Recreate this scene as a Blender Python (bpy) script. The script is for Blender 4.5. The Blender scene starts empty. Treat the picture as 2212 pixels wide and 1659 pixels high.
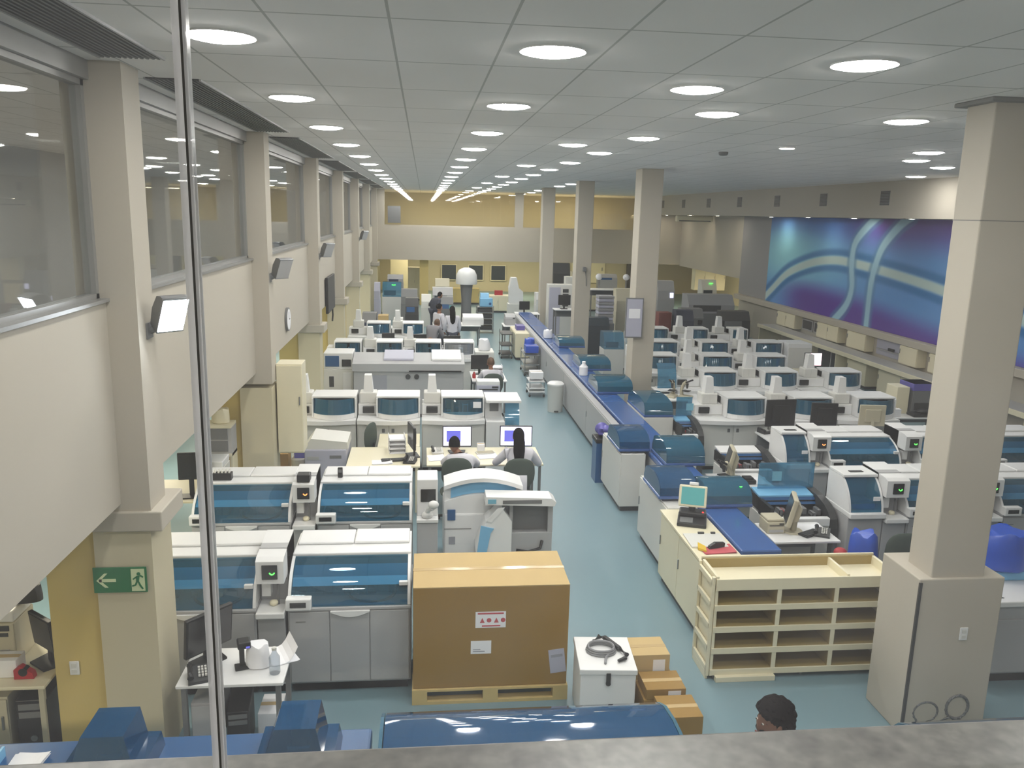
import bpy, bmesh, math, random
from mathutils import Vector, Matrix
random.seed(7)
PI=math.pi; SC=bpy.context.scene; COL=SC.collection
H=4.5; CE=5.46          # eye height of the gallery, hall ceiling height
# ------------------------------------------------------------------ materials
def nt(name):
    m=bpy.data.materials.new(name); m.use_nodes=True; t=m.node_tree
    b=t.nodes.get('Principled BSDF'); return m,t,b
def lin(c): return tuple(((x/255)/12.92 if x/255<=.04045 else ((x/255+.055)/1.055)**2.4) for x in c)
def N(t,k,**kw):
    n=t.nodes.new(k)
    for a,v in kw.items(): setattr(n,a,v)
    return n
def math_n(t,op,a,b=None):
    n=N(t,'ShaderNodeMath',operation=op)
    for i,v in enumerate((a,b)):
        if v is None: continue
        if isinstance(v,(int,float)): n.inputs[i].default_value=v
        else: t.links.new(v,n.inputs[i])
    return n.outputs[0]
def mat(name,rgb,rough=.5,var=.06,scale=6,metal=0,spec=.5,coat=0,bump=0):
    m,t,b=nt(name); c=lin(rgb)
    b.inputs['Roughness'].default_value=rough; b.inputs['Metallic'].default_value=metal
    b.inputs['Specular IOR Level'].default_value=spec; b.inputs['Coat Weight'].default_value=coat
    tc=N(t,'ShaderNodeTexCoord'); no=N(t,'ShaderNodeTexNoise'); no.inputs['Scale'].default_value=scale; no.inputs['Detail'].default_value=4
    t.links.new(tc.outputs['Object'],no.inputs['Vector'])
    mx=N(t,'ShaderNodeMix',data_type='RGBA')
    mx.inputs[6].default_value=(*[x*(1-var) for x in c],1); mx.inputs[7].default_value=(*[min(1,x*(1+var)) for x in c],1)
    t.links.new(no.outputs['Fac'],mx.inputs[0]); t.links.new(mx.outputs[2],b.inputs['Base Color'])
    if bump:
        bp=N(t,'ShaderNodeBump'); bp.inputs['Strength'].default_value=bump; bp.inputs['Distance'].default_value=.01
        t.links.new(no.outputs['Fac'],bp.inputs['Height']); t.links.new(bp.outputs[0],b.inputs['Normal'])
    return m
def emit(name,rgb,s,base=None):
    m,t,b=nt(name); c=lin(rgb)
    b.inputs['Base Color'].default_value=(*lin(base or rgb),1)
    b.inputs['Emission Color'].default_value=(*c,1); b.inputs['Emission Strength'].default_value=s
    return m
def schlick(t):
    lw=N(t,'ShaderNodeLayerWeight'); lw.inputs[0].default_value=.5
    return math_n(t,'ADD',math_n(t,'MULTIPLY',math_n(t,'POWER',lw.outputs['Facing'],5.0),.92),.04)
def tint(name,rgb,gloss=.12,rough=.06,body=0.25,bodyrgb=None):
    """blue acrylic: coloured transparency, a little body colour, a clear reflection"""
    m=bpy.data.materials.new(name); m.use_nodes=True; t=m.node_tree; t.nodes.clear()
    o=N(t,'ShaderNodeOutputMaterial'); tr=N(t,'ShaderNodeBsdfTransparent'); tr.inputs[0].default_value=(*lin(rgb),1)
    d=N(t,'ShaderNodeBsdfDiffuse'); d.inputs[0].default_value=(*lin(bodyrgb or rgb),1)
    m1=N(t,'ShaderNodeMixShader'); m1.inputs[0].default_value=body
    t.links.new(tr.outputs[0],m1.inputs[1]); t.links.new(d.outputs[0],m1.inputs[2])
    g=N(t,'ShaderNodeBsdfGlossy'); g.inputs['Roughness'].default_value=rough
    fa=math_n(t,'ADD',schlick(t),gloss*.25)
    m2=N(t,'ShaderNodeMixShader'); t.links.new(fa,m2.inputs[0]); t.links.new(m1.outputs[0],m2.inputs[1]); t.links.new(g.outputs[0],m2.inputs[2])
    t.links.new(m2.outputs[0],o.inputs[0]); return m
def ceiling_mat():
    m,t,b=nt('ceiling_tiles'); g=N(t,'ShaderNodeNewGeometry'); s=N(t,'ShaderNodeSeparateXYZ'); t.links.new(g.outputs['Position'],s.inputs[0])
    def line(o,x0,p,w):
        f=math_n(t,'FRACT',math_n(t,'DIVIDE',math_n(t,'SUBTRACT',o,x0),p))
        a=math_n(t,'LESS_THAN',f,w/p); return a
    l=math_n(t,'MAXIMUM',line(s.outputs[0],-.8176-.6304*20,.6304,.016),line(s.outputs[1],4.521-1.25*10,1.25,.022))
    no=N(t,'ShaderNodeTexNoise'); no.inputs['Scale'].default_value=1.4; t.links.new(g.outputs['Position'],no.inputs['Vector'])
    mx=N(t,'ShaderNodeMix',data_type='RGBA'); mx.inputs[6].default_value=(.80,.775,.76,1); mx.inputs[7].default_value=(.88,.855,.84,1)
    t.links.new(no.outputs['Fac'],mx.inputs[0])
    m2=N(t,'ShaderNodeMix',data_type='RGBA'); t.links.new(l,m2.inputs[0]); t.links.new(mx.outputs[2],m2.inputs[6]); m2.inputs[7].default_value=(.5,.5,.48,1)
    t.links.new(m2.outputs[2],b.inputs['Base Color']); b.inputs['Roughness'].default_value=.9; b.inputs['Specular IOR Level'].default_value=.1
    return m
def granite_mat():
    m,t,b=nt('granite'); tc=N(t,'ShaderNodeTexCoord'); no=N(t,'ShaderNodeTexNoise'); no.inputs['Scale'].default_value=38; no.inputs['Detail'].default_value=6
    vo=N(t,'ShaderNodeTexNoise'); vo.inputs['Scale'].default_value=14; vo.inputs['Detail'].default_value=3
    for n in (no,vo): t.links.new(tc.outputs['Object'],n.inputs['Vector'])
    r=N(t,'ShaderNodeValToRGB'); e=r.color_ramp.elements
    e[0].position=.3; e[0].color=(*lin((96,94,90)),1); e[1].position=.7; e[1].color=(*lin((130,127,121)),1)
    t.links.new(no.outputs['Fac'],r.inputs[0])
    r2=N(t,'ShaderNodeValToRGB'); e=r2.color_ramp.elements; e[0].position=.3; e[0].color=(.68,.68,.68,1); e[1].position=.45; e[1].color=(1,1,1,1)
    t.links.new(vo.outputs['Fac'],r2.inputs[0])
    mx=N(t,'ShaderNodeMix',data_type='RGBA',blend_type='MULTIPLY'); mx.inputs[0].default_value=1
    t.links.new(r.outputs[0],mx.inputs[6]); t.links.new(r2.outputs[0],mx.inputs[7]); t.links.new(mx.outputs[2],b.inputs['Base Color'])
    b.inputs['Roughness'].default_value=.35; return m
def glass_mat(name,k=1.0,haze=.03):
    m=bpy.data.materials.new(name); m.use_nodes=True; t=m.node_tree; t.nodes.clear()
    o=N(t,'ShaderNodeOutputMaterial'); tr=N(t,'ShaderNodeBsdfTransparent'); tr.inputs[0].default_value=(.96,.975,.97,1)
    d=N(t,'ShaderNodeBsdfTranslucent'); d.inputs[0].default_value=(.9,.9,.95,1)
    tc=N(t,'ShaderNodeTexCoord'); no=N(t,'ShaderNodeTexNoise'); no.inputs['Scale'].default_value=9; no.inputs['Detail'].default_value=6
    t.links.new(tc.outputs['Object'],no.inputs['Vector'])
    m1=N(t,'ShaderNodeMixShader'); t.links.new(math_n(t,'MULTIPLY',no.outputs['Fac'],haze*2),m1.inputs[0])  # veiling haze mixed into the glass to lift the blacks
    t.links.new(tr.outputs[0],m1.inputs[1]); t.links.new(d.outputs[0],m1.inputs[2])
    g=N(t,'ShaderNodeBsdfGlossy'); g.inputs['Roughness'].default_value=.02
    m2=N(t,'ShaderNodeMixShader'); t.links.new(math_n(t,'MULTIPLY',schlick(t),k),m2.inputs[0]); t.links.new(m1.outputs[0],m2.inputs[1]); t.links.new(g.outputs[0],m2.inputs[2])
    t.links.new(m2.outputs[0],o.inputs[0]); return m
M=dict(
 wall=mat('wall_paint',(184,177,164),.75,.03,.8,spec=.2), cream=mat('cream_paint',(200,191,164),.7,.03,.8,spec=.2), ochre=mat('ochre_paint',(206,184,118),.7,.03,.8,spec=.2),
 ceil=ceiling_mat(), floor=mat('vinyl_floor',(116,142,151),.33,.05,1.2,spec=.45), granite=granite_mat(),
 glass=glass_mat('window_glass',1.0,.02), pane=glass_mat('gallery_glass',.25,.022),
 white=mat('white_enamel',(226,226,226),.4,.02), offw=mat('off_white_plastic',(212,211,206),.45,.03), grey=mat('light_grey_panel',(170,170,171),.5,.03),
 mgrey=mat('mid_grey_plastic',(112,113,114),.5,.05), dgrey=mat('dark_grey_plastic',(56,57,58),.5,.08), black=mat('black_plastic',(27,27,28),.45,.1),
 lam=mat('cream_laminate',(226,218,190),.4,.03), lamd=mat('shelf_wood',(160,140,88),.6,.1,5), beige=mat('beige_plastic',(190,183,160),.5,.04),
 lid=tint('blue_acrylic',(182,214,226),.2,.015,.14,(70,146,178)), lidn=tint('navy_acrylic',(98,150,182),.25,.04,.5,(34,96,146)), lidt=tint('teal_acrylic',(104,162,184),.2,.03,.5,(40,112,144)),
 lidc=tint('clear_blue_acrylic',(160,206,224),.2,.04,.3,(110,172,206)),
 sky=mat('sky_blue_panel',(124,182,220),.4,.05), navy=mat('navy_plastic',(34,84,134),.35,.1,spec=.6), track=mat('blue_track_cover',(50,88,150),.22,.12,3,spec=.7),
 teal=mat('teal_deck',(120,178,200),.45,.12), dteal=mat('dark_teal_interior',(26,42,52),.5,.3,9), dblue=mat('dark_blue_interior',(20,34,66),.5,.3,9),
 card=mat('cardboard',(148,116,58),.8,.05,4), cardl=mat('cardboard_light',(190,164,114),.8,.04,4), wood=mat('pallet_wood',(200,176,118),.8,.1,9), tape=mat('packing_tape',(196,170,124),.12,.05,spec=.9),
 paper=mat('paper',(236,236,240),.8,.02), red=mat('red_plastic',(170,38,44),.5,.1), yellow=mat('yellow_plastic',(214,178,50),.5,.08), green=mat('sign_green',(18,110,62),.5,.03), pale=mat('photoluminescent',(206,220,176),.6,.02),
 steel=mat('brushed_steel',(160,162,165),.3,.04,metal=.9), alu=mat('aluminium_frame',(150,150,148),.4,.04,metal=.3), rubber=mat('rubber',(40,40,42),.7,.1), cable=mat('grey_cable',(132,133,136),.55,.08),
 chair=mat('dark_green_fabric',(66,76,70),.9,.15,30), skin=mat('skin',(150,104,80),.5,.06), skind=mat('skin_deep',(112,74,56),.5,.06), hair=mat('black_hair',(17,14,14),.95,.4,60,spec=.05,bump=.4), hairb=mat('brown_hair',(92,66,48),.6,.3,60,bump=.4),
 coat=mat('white_coat',(214,212,220),.85,.04), scrub=mat('grey_scrubs',(128,126,132),.85,.06), trous=mat('dark_trousers',(58,62,76),.85,.08), eye=mat('eye_white',(225,222,215),.3,.02), lips=mat('lips',(120,62,56),.5,.05),
 purple=mat('purple_plastic',(98,92,170),.4,.1), bluebag=mat('blue_bag_film',(44,84,190),.3,.2,9,spec=.7), clearb=tint('clear_plastic',(225,230,235),.2,.1,.2),
 diff=emit('lamp_diffuser',(255,250,245),44.0), flood=emit('flood_lens',(240,246,255),20.0), warm=emit('warm_lamp',(255,214,150),5.0), spot=emit('soffit_lamp',(255,240,218),40.0),
 scr=emit('lit_screen',(214,212,248),1.0), scrb=emit('screen_window',(92,92,190),.5), scrp=emit('pink_screen',(255,205,220),1.6), scrt=emit('teal_screen',(70,140,140),.25), led_g=emit('green_readout',(70,255,70),2.2), led_o=emit('orange_readout',(255,120,60),2.2), led_r=emit('red_light',(255,40,40),1.5),
 screen=mat('dark_screen',(30,31,32),.25,.1,spec=.6), label_red=mat('red_print',(190,84,92),.8,.05), label_grey=mat('grey_print',(150,152,160),.8,.05), joint=mat('silicone_joint',(74,74,72),.5,.1),
 lav=mat('lavender_grey',(176,176,192),.5,.03), seam=mat('seam_grey',(120,120,118),.7,.03), ltaupe=mat('grey_fabric_panel',(150,150,152),.9,.04,20))
def frost():
    m=bpy.data.materials.new('frosted_edge'); m.use_nodes=True; t=m.node_tree; t.nodes.clear(); o=N(t,'ShaderNodeOutputMaterial')
    a=N(t,'ShaderNodeBsdfTranslucent'); a.inputs[0].default_value=(.85,.85,.86,1); d=N(t,'ShaderNodeBsdfTransparent'); g=N(t,'ShaderNodeBsdfGlossy'); g.inputs['Roughness'].default_value=.15
    x=N(t,'ShaderNodeMixShader'); x.inputs[0].default_value=.25; t.links.new(a.outputs[0],x.inputs[1]); t.links.new(d.outputs[0],x.inputs[2])
    y=N(t,'ShaderNodeMixShader'); y.inputs[0].default_value=.12; t.links.new(x.outputs[0],y.inputs[1]); t.links.new(g.outputs[0],y.inputs[2]); t.links.new(y.outputs[0],o.inputs[0]); return m
M['frost']=frost()
# ------------------------------------------------------------------ mesh builder
class MB:
    def __init__(s): s.bm=bmesh.new(); s.mats=[]
    def _m(s,faces,m):
        if m is None: return
        if m not in s.mats: s.mats.append(m)
        i=s.mats.index(m)
        for f in faces: f.material_index=i
    def box(s,x0,x1,y0,y1,z0,z1,bev=0,m=None,R=None,seg=2):
        r=bmesh.ops.create_cube(s.bm,size=1); vs=r['verts']
        for v in vs: v.co=Vector((x0+(v.co.x+.5)*(x1-x0),y0+(v.co.y+.5)*(y1-y0),z0+(v.co.z+.5)*(z1-z0)))
        fs=list({f for v in vs for f in v.link_faces})
        if bev:
            b=min(bev,.49*min(abs(x1-x0),abs(y1-y0),abs(z1-z0)))
            es=list({e for v in vs for e in v.link_edges})
            q=bmesh.ops.bevel(s.bm,geom=es,offset=b,segments=seg,profile=.5,affect='EDGES')
            fs=q['faces']+[f for f in fs if f.is_valid]; vs=list({v for f in fs for v in f.verts})
        if R is not None:
            for v in set(vs): v.co=R@v.co
        s._m(fs,m); return s
    def prism(s,pts,ax,a,b,m=None,R=None):
        """polygon pts extruded along axis ax from a to b; pts are the other two coordinates in order"""
        def co(p,t):
            return Vector((t,p[0],p[1])) if ax=='x' else Vector((p[0],t,p[1])) if ax=='y' else Vector((p[0],p[1],t))
        va=[s.bm.verts.new(co(p,a)) for p in pts]; vb=[s.bm.verts.new(co(p,b)) for p in pts]; n=len(pts)
        fs=[s.bm.faces.new(va[::-1]),s.bm.faces.new(vb)]+[s.bm.faces.new((va[i],va[(i+1)%n],vb[(i+1)%n],vb[i])) for i in range(n)]
        if R is not None:
            for v in va+vb: v.co=R@v.co
        s._m(fs,m); return s
    def shell(s,path,ax,a,b,th,m=None,ins=0):
        """curved sheet of thickness th following path (2d), extruded along ax; ins narrows it towards the end of the path"""
        n=len(path); off=[]
        for i in range(n):
            p=path[max(0,i-1)]; q=path[min(n-1,i+1)]; dx,dy=q[0]-p[0],q[1]-p[1]; L=math.hypot(dx,dy) or 1
            off.append((path[i][0]+dy/L*th,path[i][1]-dx/L*th))
        def co(p,t): return Vector((t,p[0],p[1])) if ax=='x' else Vector((p[0],t,p[1]))
        A=[];
        for i in range(n):
            k=ins*(i/(n-1))**2
            A.append([s.bm.verts.new(co(path[i],a+k)),s.bm.verts.new(co(path[i],b-k)),s.bm.verts.new(co(off[i],b-k)),s.bm.verts.new(co(off[i],a+k))])
        fs=[]
        for i in range(n-1):
            for j in range(4):
                fs.append(s.bm.faces.new((A[i][j],A[i][(j+1)%4],A[i+1][(j+1)%4],A[i+1][j])))
        fs+= [s.bm.faces.new(A[0][::-1]),s.bm.faces.new(A[-1])]
        for f in fs: f.smooth=True
        s._m(fs,m); return s
    def cyl(s,p0,p1,r0,r1=None,n=14,m=None,smooth=True):
        p0,p1=Vector(p0),Vector(p1); r1=r0 if r1 is None else r1; d=p1-p0; q=d.to_track_quat('Z','Y'); fs=[]
        a=[s.bm.verts.new(p0+q@Vector((r0*math.cos(2*PI*i/n),r0*math.sin(2*PI*i/n),0))) for i in range(n)]
        b=[s.bm.verts.new(p1+q@Vector((r1*math.cos(2*PI*i/n),r1*math.sin(2*PI*i/n),0))) for i in range(n)]
        for i in range(n):
            f=s.bm.faces.new((a[i],a[(i+1)%n],b[(i+1)%n],b[i])); f.smooth=smooth; fs.append(f)
        fs+=[s.bm.faces.new(a[::-1]),s.bm.faces.new(b)]; s._m(fs,m); return s
    def lathe(s,prof,n=20,c=(0,0,0),m=None):
        rings=[[s.bm.verts.new((c[0]+max(r,1e-4)*math.cos(2*PI*i/n),c[1]+max(r,1e-4)*math.sin(2*PI*i/n),c[2]+z)) for i in range(n)] for r,z in prof]; fs=[]
        for u,w in zip(rings,rings[1:]):
            for i in range(n):
                f=s.bm.faces.new((u[i],u[(i+1)%n],w[(i+1)%n],w[i])); f.smooth=True; fs.append(f)
        fs+=[s.bm.faces.new(rings[0][::-1]),s.bm.faces.new(rings[-1])]; s._m(fs,m); return s
    def tube(s,pts,r,n=8,closed=False,m=None):
        pts=[Vector(p) for p in pts]; k=len(pts); rings=[]; fs=[]
        rr=r if isinstance(r,(list,tuple)) else [r]*k
        for i,p in enumerate(pts):
            a=pts[(i-1)%k] if closed or i else p; b=pts[(i+1)%k] if closed or i<k-1 else p
            q=(b-a).to_track_quat('Z','Y')
            rings.append([s.bm.verts.new(p+q@Vector((rr[i]*math.cos(2*PI*j/n),rr[i]*math.sin(2*PI*j/n),0))) for j in range(n)])
        for i in range(k if closed else k-1):
            u,w=rings[i],rings[(i+1)%k]
            # least twist between rings
            o=min(range(n),key=lambda o:(u[0].co-w[o].co).length)
            for j in range(n):
                f=s.bm.faces.new((u[j],u[(j+1)%n],w[(j+1+o)%n],w[(j+o)%n])); f.smooth=True; fs.append(f)
        if not closed: fs+=[s.bm.faces.new(rings[0][::-1]),s.bm.faces.new(rings[-1])]
        s._m(fs,m); return s
    def ell(s,c,r,nu=16,nv=10,m=None,R=None,fn=None):
        q=bmesh.ops.create_uvsphere(s.bm,u_segments=nu,v_segments=nv,radius=1); vs=q['verts']
        for v in vs:
            if fn: v.co=Vector(fn(*v.co))
            v.co=Vector((v.co.x*r[0],v.co.y*r[1],v.co.z*r[2]))
            if R is not None: v.co=R@v.co
            v.co+=Vector(c)
        fs=list({f for v in vs for f in v.link_faces})
        for f in fs: f.smooth=True
        s._m(fs,m); return s
    def build(s,name,m=None,parent=None,label=None):
        bmesh.ops.recalc_face_normals(s.bm,faces=s.bm.faces[:])
        for e in s.bm.edges:
            if len(e.link_faces)==2 and e.calc_face_angle(0)>.66: e.smooth=False
        me=bpy.data.meshes.new(name); s.bm.to_mesh(me); s.bm.free()
        if s.mats:
            for x in s.mats: me.materials.append(x)
        elif m: me.materials.append(m)
        o=bpy.data.objects.new(name,me); COL.objects.link(o)
        if parent is not None: o.parent=parent
        if label: o['label']=label
        return o
def B(*a,**k): return MB().box(*a,**k)
def T(name,label,cat,loc=(0,0,0),rz=0,group=None):
    o=bpy.data.objects.new(name,None); COL.objects.link(o); o.empty_display_size=.1; o.location=loc; o.rotation_euler=(0,0,rz)
    o['label']=label; o['category']=cat
    if group: o['group']=group
    return o
def tag(o,label,cat,group=None,kind=None):
    o['label']=label; o['category']=cat
    if group: o['group']=group
    if kind: o['kind']=kind
    return o
def S(mb,name,m,label=None):
    o=mb.build(name,m); o['kind']='structure'
    if label: o['label']=label
    return o
def dup(root,loc,rz=None,label=None,group=None):
    def cp(o,par):
        c=o.copy(); COL.objects.link(c)
        if par is not None: c.parent=par
        for ch in list(o.children): cp(ch,c)
        return c
    r=cp(root,None); r.location=loc
    if rz is not None: r.rotation_euler=(0,0,rz)
    if label: r['label']=label
    if group: r['group']=group
    return r
def Rz(a,c=(0,0,0)): return Matrix.Translation(c)@Matrix.Rotation(a,4,'Z')@Matrix.Translation(-Vector(c))
def Rax(a,ax,c=(0,0,0)): return Matrix.Translation(c)@Matrix.Rotation(a,4,ax)@Matrix.Translation(-Vector(c))
ORD=['first','second','third','fourth','fifth','sixth','seventh','eighth','ninth','tenth','eleventh','twelfth','thirteenth','fourteenth','fifteenth']
EXPO=1.1
# ------------------------------------------------------------------ camera
cd=bpy.data.cameras.new('camera'); cam=bpy.data.objects.new('camera',cd); COL.objects.link(cam)
GAL=15
yaw,pit,rol=.10952,.2048,.02469
F=Vector((math.sin(yaw)*math.cos(pit),math.cos(yaw)*math.cos(pit),-math.sin(pit))); R_=Vector((math.cos(yaw),-math.sin(yaw),0)); U_=R_.cross(F)
R2=R_*math.cos(rol)+U_*math.sin(rol); U2=U_*math.cos(rol)-R_*math.sin(rol)
cam.matrix_world=Matrix(((R2.x,U2.x,-F.x,0),(R2.y,U2.y,-F.y,0),(R2.z,U2.z,-F.z,H),(0,0,0,1)))
cd.sensor_width=36; cd.lens=1775.7/2212*36; cd.clip_start=.05; cd.clip_end=200
SC.camera=cam
vs=SC.view_settings; vs.view_transform='Standard'; vs.look='None'; vs.gamma=1; vs.use_curve_mapping=False; vs.exposure=EXPO
w=bpy.data.worlds.new('night'); SC.world=w; w.use_nodes=True; w.node_tree.nodes['Background'].inputs[0].default_value=(.02,.025,.03,1); w.node_tree.nodes['Background'].inputs[1].default_value=1
try:
    SC.cycles.max_bounces=10; SC.cycles.diffuse_bounces=5; SC.cycles.glossy_bounces=4; SC.cycles.transparent_max_bounces=24; SC.cycles.sample_clamp_indirect=6; SC.cycles.caustics_reflective=False; SC.cycles.caustics_refractive=False
except Exception: pass
def area(name,loc,sx,sy,power,rgb,rot=(0,0,0)):
    l=bpy.data.lights.new(name,'AREA'); l.shape='RECTANGLE'; l.size=sx; l.size_y=sy; l.energy=power; l.color=rgb
    o=bpy.data.objects.new(name,l); COL.objects.link(o); o.location=loc; o.rotation_euler=rot; return o
# ------------------------------------------------------------------ room shell
S(B(-7.5,16.5,.9,50,-.1,0),'floor',M['floor'])
S(B(-7.5,16.5,.9,50,CE,CE+.1),'ceiling',M['ceil'])
# wall under the gallery window, granite sill, window with two panes and the joint between them
S(B(-6,13.5,.75,.95,-.1,3.75),'wall_front',M['wall'])
S(B(-6,13.5,.2,1.0,3.755,3.79,bev=.006),'trim_1',M['granite'],'grey speckled granite window sill')
win=T('window_1','gallery window with two clear panes meeting at a vertical joint','window'); win['kind']='structure'
del win['category']
B(-6,-.2475,.895,.905,3.79,5.46).build('pane',M['pane'],win); B(-.2335,13.5,.895,.905,3.79,5.46).build('pane',M['pane'],win)
mu=MB().box(-.2475,-.2405,.894,.906,3.79,5.46,m=M['frost']).box(-.2405,-.2375,.896,.904,3.79,5.46,m=M['joint']).box(-.2375,-.2335,.894,.906,3.79,5.46,m=M['frost'])
mu.build('mullion',M['alu'],win)
S(MB().box(-6,13.5,-4.1,-4,3.0,CE,m=M['cream']).box(-6.1,-6,-4,.9,3.0,CE).box(13.5,13.6,-4,.9,3.0,CE),'wall_gallery',M['cream'])
S(B(-6,13.5,-4,.75,2.9,3.0),'floor_gallery',M['grey']); S(B(-6,13.5,-4,.9,CE,CE+.1),'ceiling_gallery',M['ceil'])
for x in (-3,1,5,9): area('gallery_fill',(x,-1.2,CE-.03),1.2,.5,GAL,(1,.98,.95))  # unseen fill lamps added to brighten the sill and camera-facing faces
for y in (3,8,14,20,27,34): area('side_gallery_lamp',(-5.6,y,CE-.03),.8,.5,15,(1,.98,.9))
# window side: upper wall, pilasters, gallery windows
PY=[6.25,11.44,16.85,22.0,27.25,32.6,37.8]; PL=.36
S(B(-2.5,-2.3,1,40,2.25,3.80),'wall_left',M['wall'])
S(MB().box(-2.5,-2.27,1,40,3.80,3.825).box(-2.5,-2.3,1,40,5.33,CE),'trim_2',M['alu'])
edges=[1]+[v for y in PY for v in (y,y+PL)]+[40]
for k in range(len(PY)+1):
    a,b=edges[2*k],edges[2*k+1]
    w_=T('window_%d'%(k+2),'fixed gallery window in the upper side wall','window'); w_['kind']='structure'; del w_['category']
    MB().box(-2.42,-2.34,a,a+.05,3.825,5.33).box(-2.42,-2.34,b-.05,b,3.825,5.33).box(-2.42,-2.34,a,b,5.29,5.33).box(-2.42,-2.34,a,b,3.825,3.86).build('frame',M['alu'],w_)
    B(-2.385,-2.375,a+.05,b-.05,3.86,5.29).build('pane',M['glass'],w_)
for k,y in enumerate(PY):
    mb=MB().box(-2.5,-2.085,y,y+PL,2.1,CE,m=M['wall']).box(-2.53,-2.10,y+.01,y+.50,0,2.04,m=M['cream']).box(-2.92,-2.53,y+.06,y+.44,0,2.25,m=M['ochre'])
    if k!=1: mb.box(-2.53,-2.0,y-.03,y+.54,2.03,2.19,bev=.01,m=M['wall'])
    S(mb,'pillar_%d'%(k+1),M['wall'])
# dark gallery room behind those windows, and the office zone under it
S(B(-7.4,-7.3,.9,40,2.25,CE),'wall_gallery_back',M['grey'])
S(B(-7.4,-2.5,.9,40,2.26,2.4),'ceiling_office',M['wall'])
S(B(-7.4,-7.3,.9,40,0,2.25),'wall_office_back',M['cream'])
for y in (3,8,13.5,19,25,31): area('office_lamp',(-4.6,y,2.2),1.2,.3,52,(1,.87,.66))
# column line, with the wide clad foot of the near column
CY=[(6.2,6.55,4.37,4.86),(16.95,17.45,4.43,4.89),(23.95,24.45,4.43,4.89),(31.2,31.7,4.43,4.89)]
for k,(y0,y1,x0,x1) in enumerate(CY):
    mb=MB().box(x0,x1,y0,y1,0,CE,bev=.012,m=M['wall'])
    if k==0: mb.box(x0-.002,x1+.002,y0-.002,y1+.002,4.53,4.537,m=M['seam'])
    S(mb,'pillar_%d'%(k+8),M['wall'])
S(MB().box(4.25,5.04,6.17,6.75,0,1.5,bev=.01,m=M['wall']).box(4.25,4.275,6.16,6.18,0,1.47,m=M['dgrey']),'pillar_12',M['wall'],'wide clad foot of the near column')
S(MB().box(4.30,4.93,6.14,6.62,5.425,CE,bev=.01),'trim_3',M['seam'])
# far end: upper band wall, glazing above it, warm rooms below and behind
S(B(-2.5,12.9,40,40.3,2.2,3.78),'wall_back',M['wall'])
wf=T('window_20','upper glazing across the far end of the hall','window'); wf['kind']='structure'; del wf['category']
MB().box(-2.5,12.9,40.05,40.2,3.78,3.84).box(4.35,4.75,40.02,40.3,3.78,CE).box(-2.3,-1.85,40,40.3,3.78,CE).box(10.6,12.9,40,40.3,3.78,CE).build('frame',M['wall'],wf)
B(-1.85,4.35,40.1,40.11,3.84,CE).build('pane',M['glass'],wf); B(4.75,10.6,40.1,40.11,3.84,CE).build('pane',M['glass'],wf)
S(B(-2.5,12.9,40.3,46,3.5,3.6),'floor_upper',M['cream']); S(B(-2.5,12.9,46,46.1,3.6,CE),'wall_upper_back',M['cream'])
tag(B(-1.7,-1.1,40.0,40.09,3.92,4.7).build('fuse_panel',M['mgrey']),'grey panel fixed beside the far upper glazing','panel')
for x,p in ((0,38),(4,28),(8.2,48)): area('upper_room_lamp',(x,43,5.3),2,.6,p,(1,.86,.6))
S(B(-2.5,12.9,40.3,50,2.9,3.0),'ceiling_far',M['cream'])
S(MB().box(-2.5,16.5,48,48.1,0,2.9),'wall_far_back',M['cream'])
S(B(-2.6,-2.5,40,48,0,3),'wall_far_left',M['cream'])
for x,p in ((-.3,34),(2.2,62),(5.2,54),(9.2,44)): area('far_room_lamp',(x,44.4,2.85),1.6,.5,p,(1,.84,.56))
# mural side
S(MB().box(12.6,12.8,1,31.9,0,CE).box(12.6,12.8,31.9,40,2.15,CE),'wall_right',M['wall'])
S(B(11.0,12.6,1,40,4.6,CE),'ceiling_soffit',M['wall'])
S(MB().box(16.4,16.5,30,48,0,3,m=M['cream']).box(12.8,16.4,31.8,31.9,0,2.3,m=M['ochre']),'wall_side_room',M['ochre'])
S(B(12.8,16.4,31.9,48,2.3,2.4),'ceiling_side_room',M['cream'])
area('side_room_lamp',(14.4,35.5,2.25),1.5,.5,60,(1,.78,.5)); area('side_room_lamp',(13.6,39.5,2.25),1.5,.5,40,(1,.82,.56))
S(B(12.32,12.6,10,31.8,1.40,1.575,bev=.01),'trim_4',M['wall'])
tag(B(12.55,12.6,29.25,31.9,1.58,4.6).build('acoustic_panel',M['ltaupe']),'plain grey panel beside the blue mural','panel')
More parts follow.
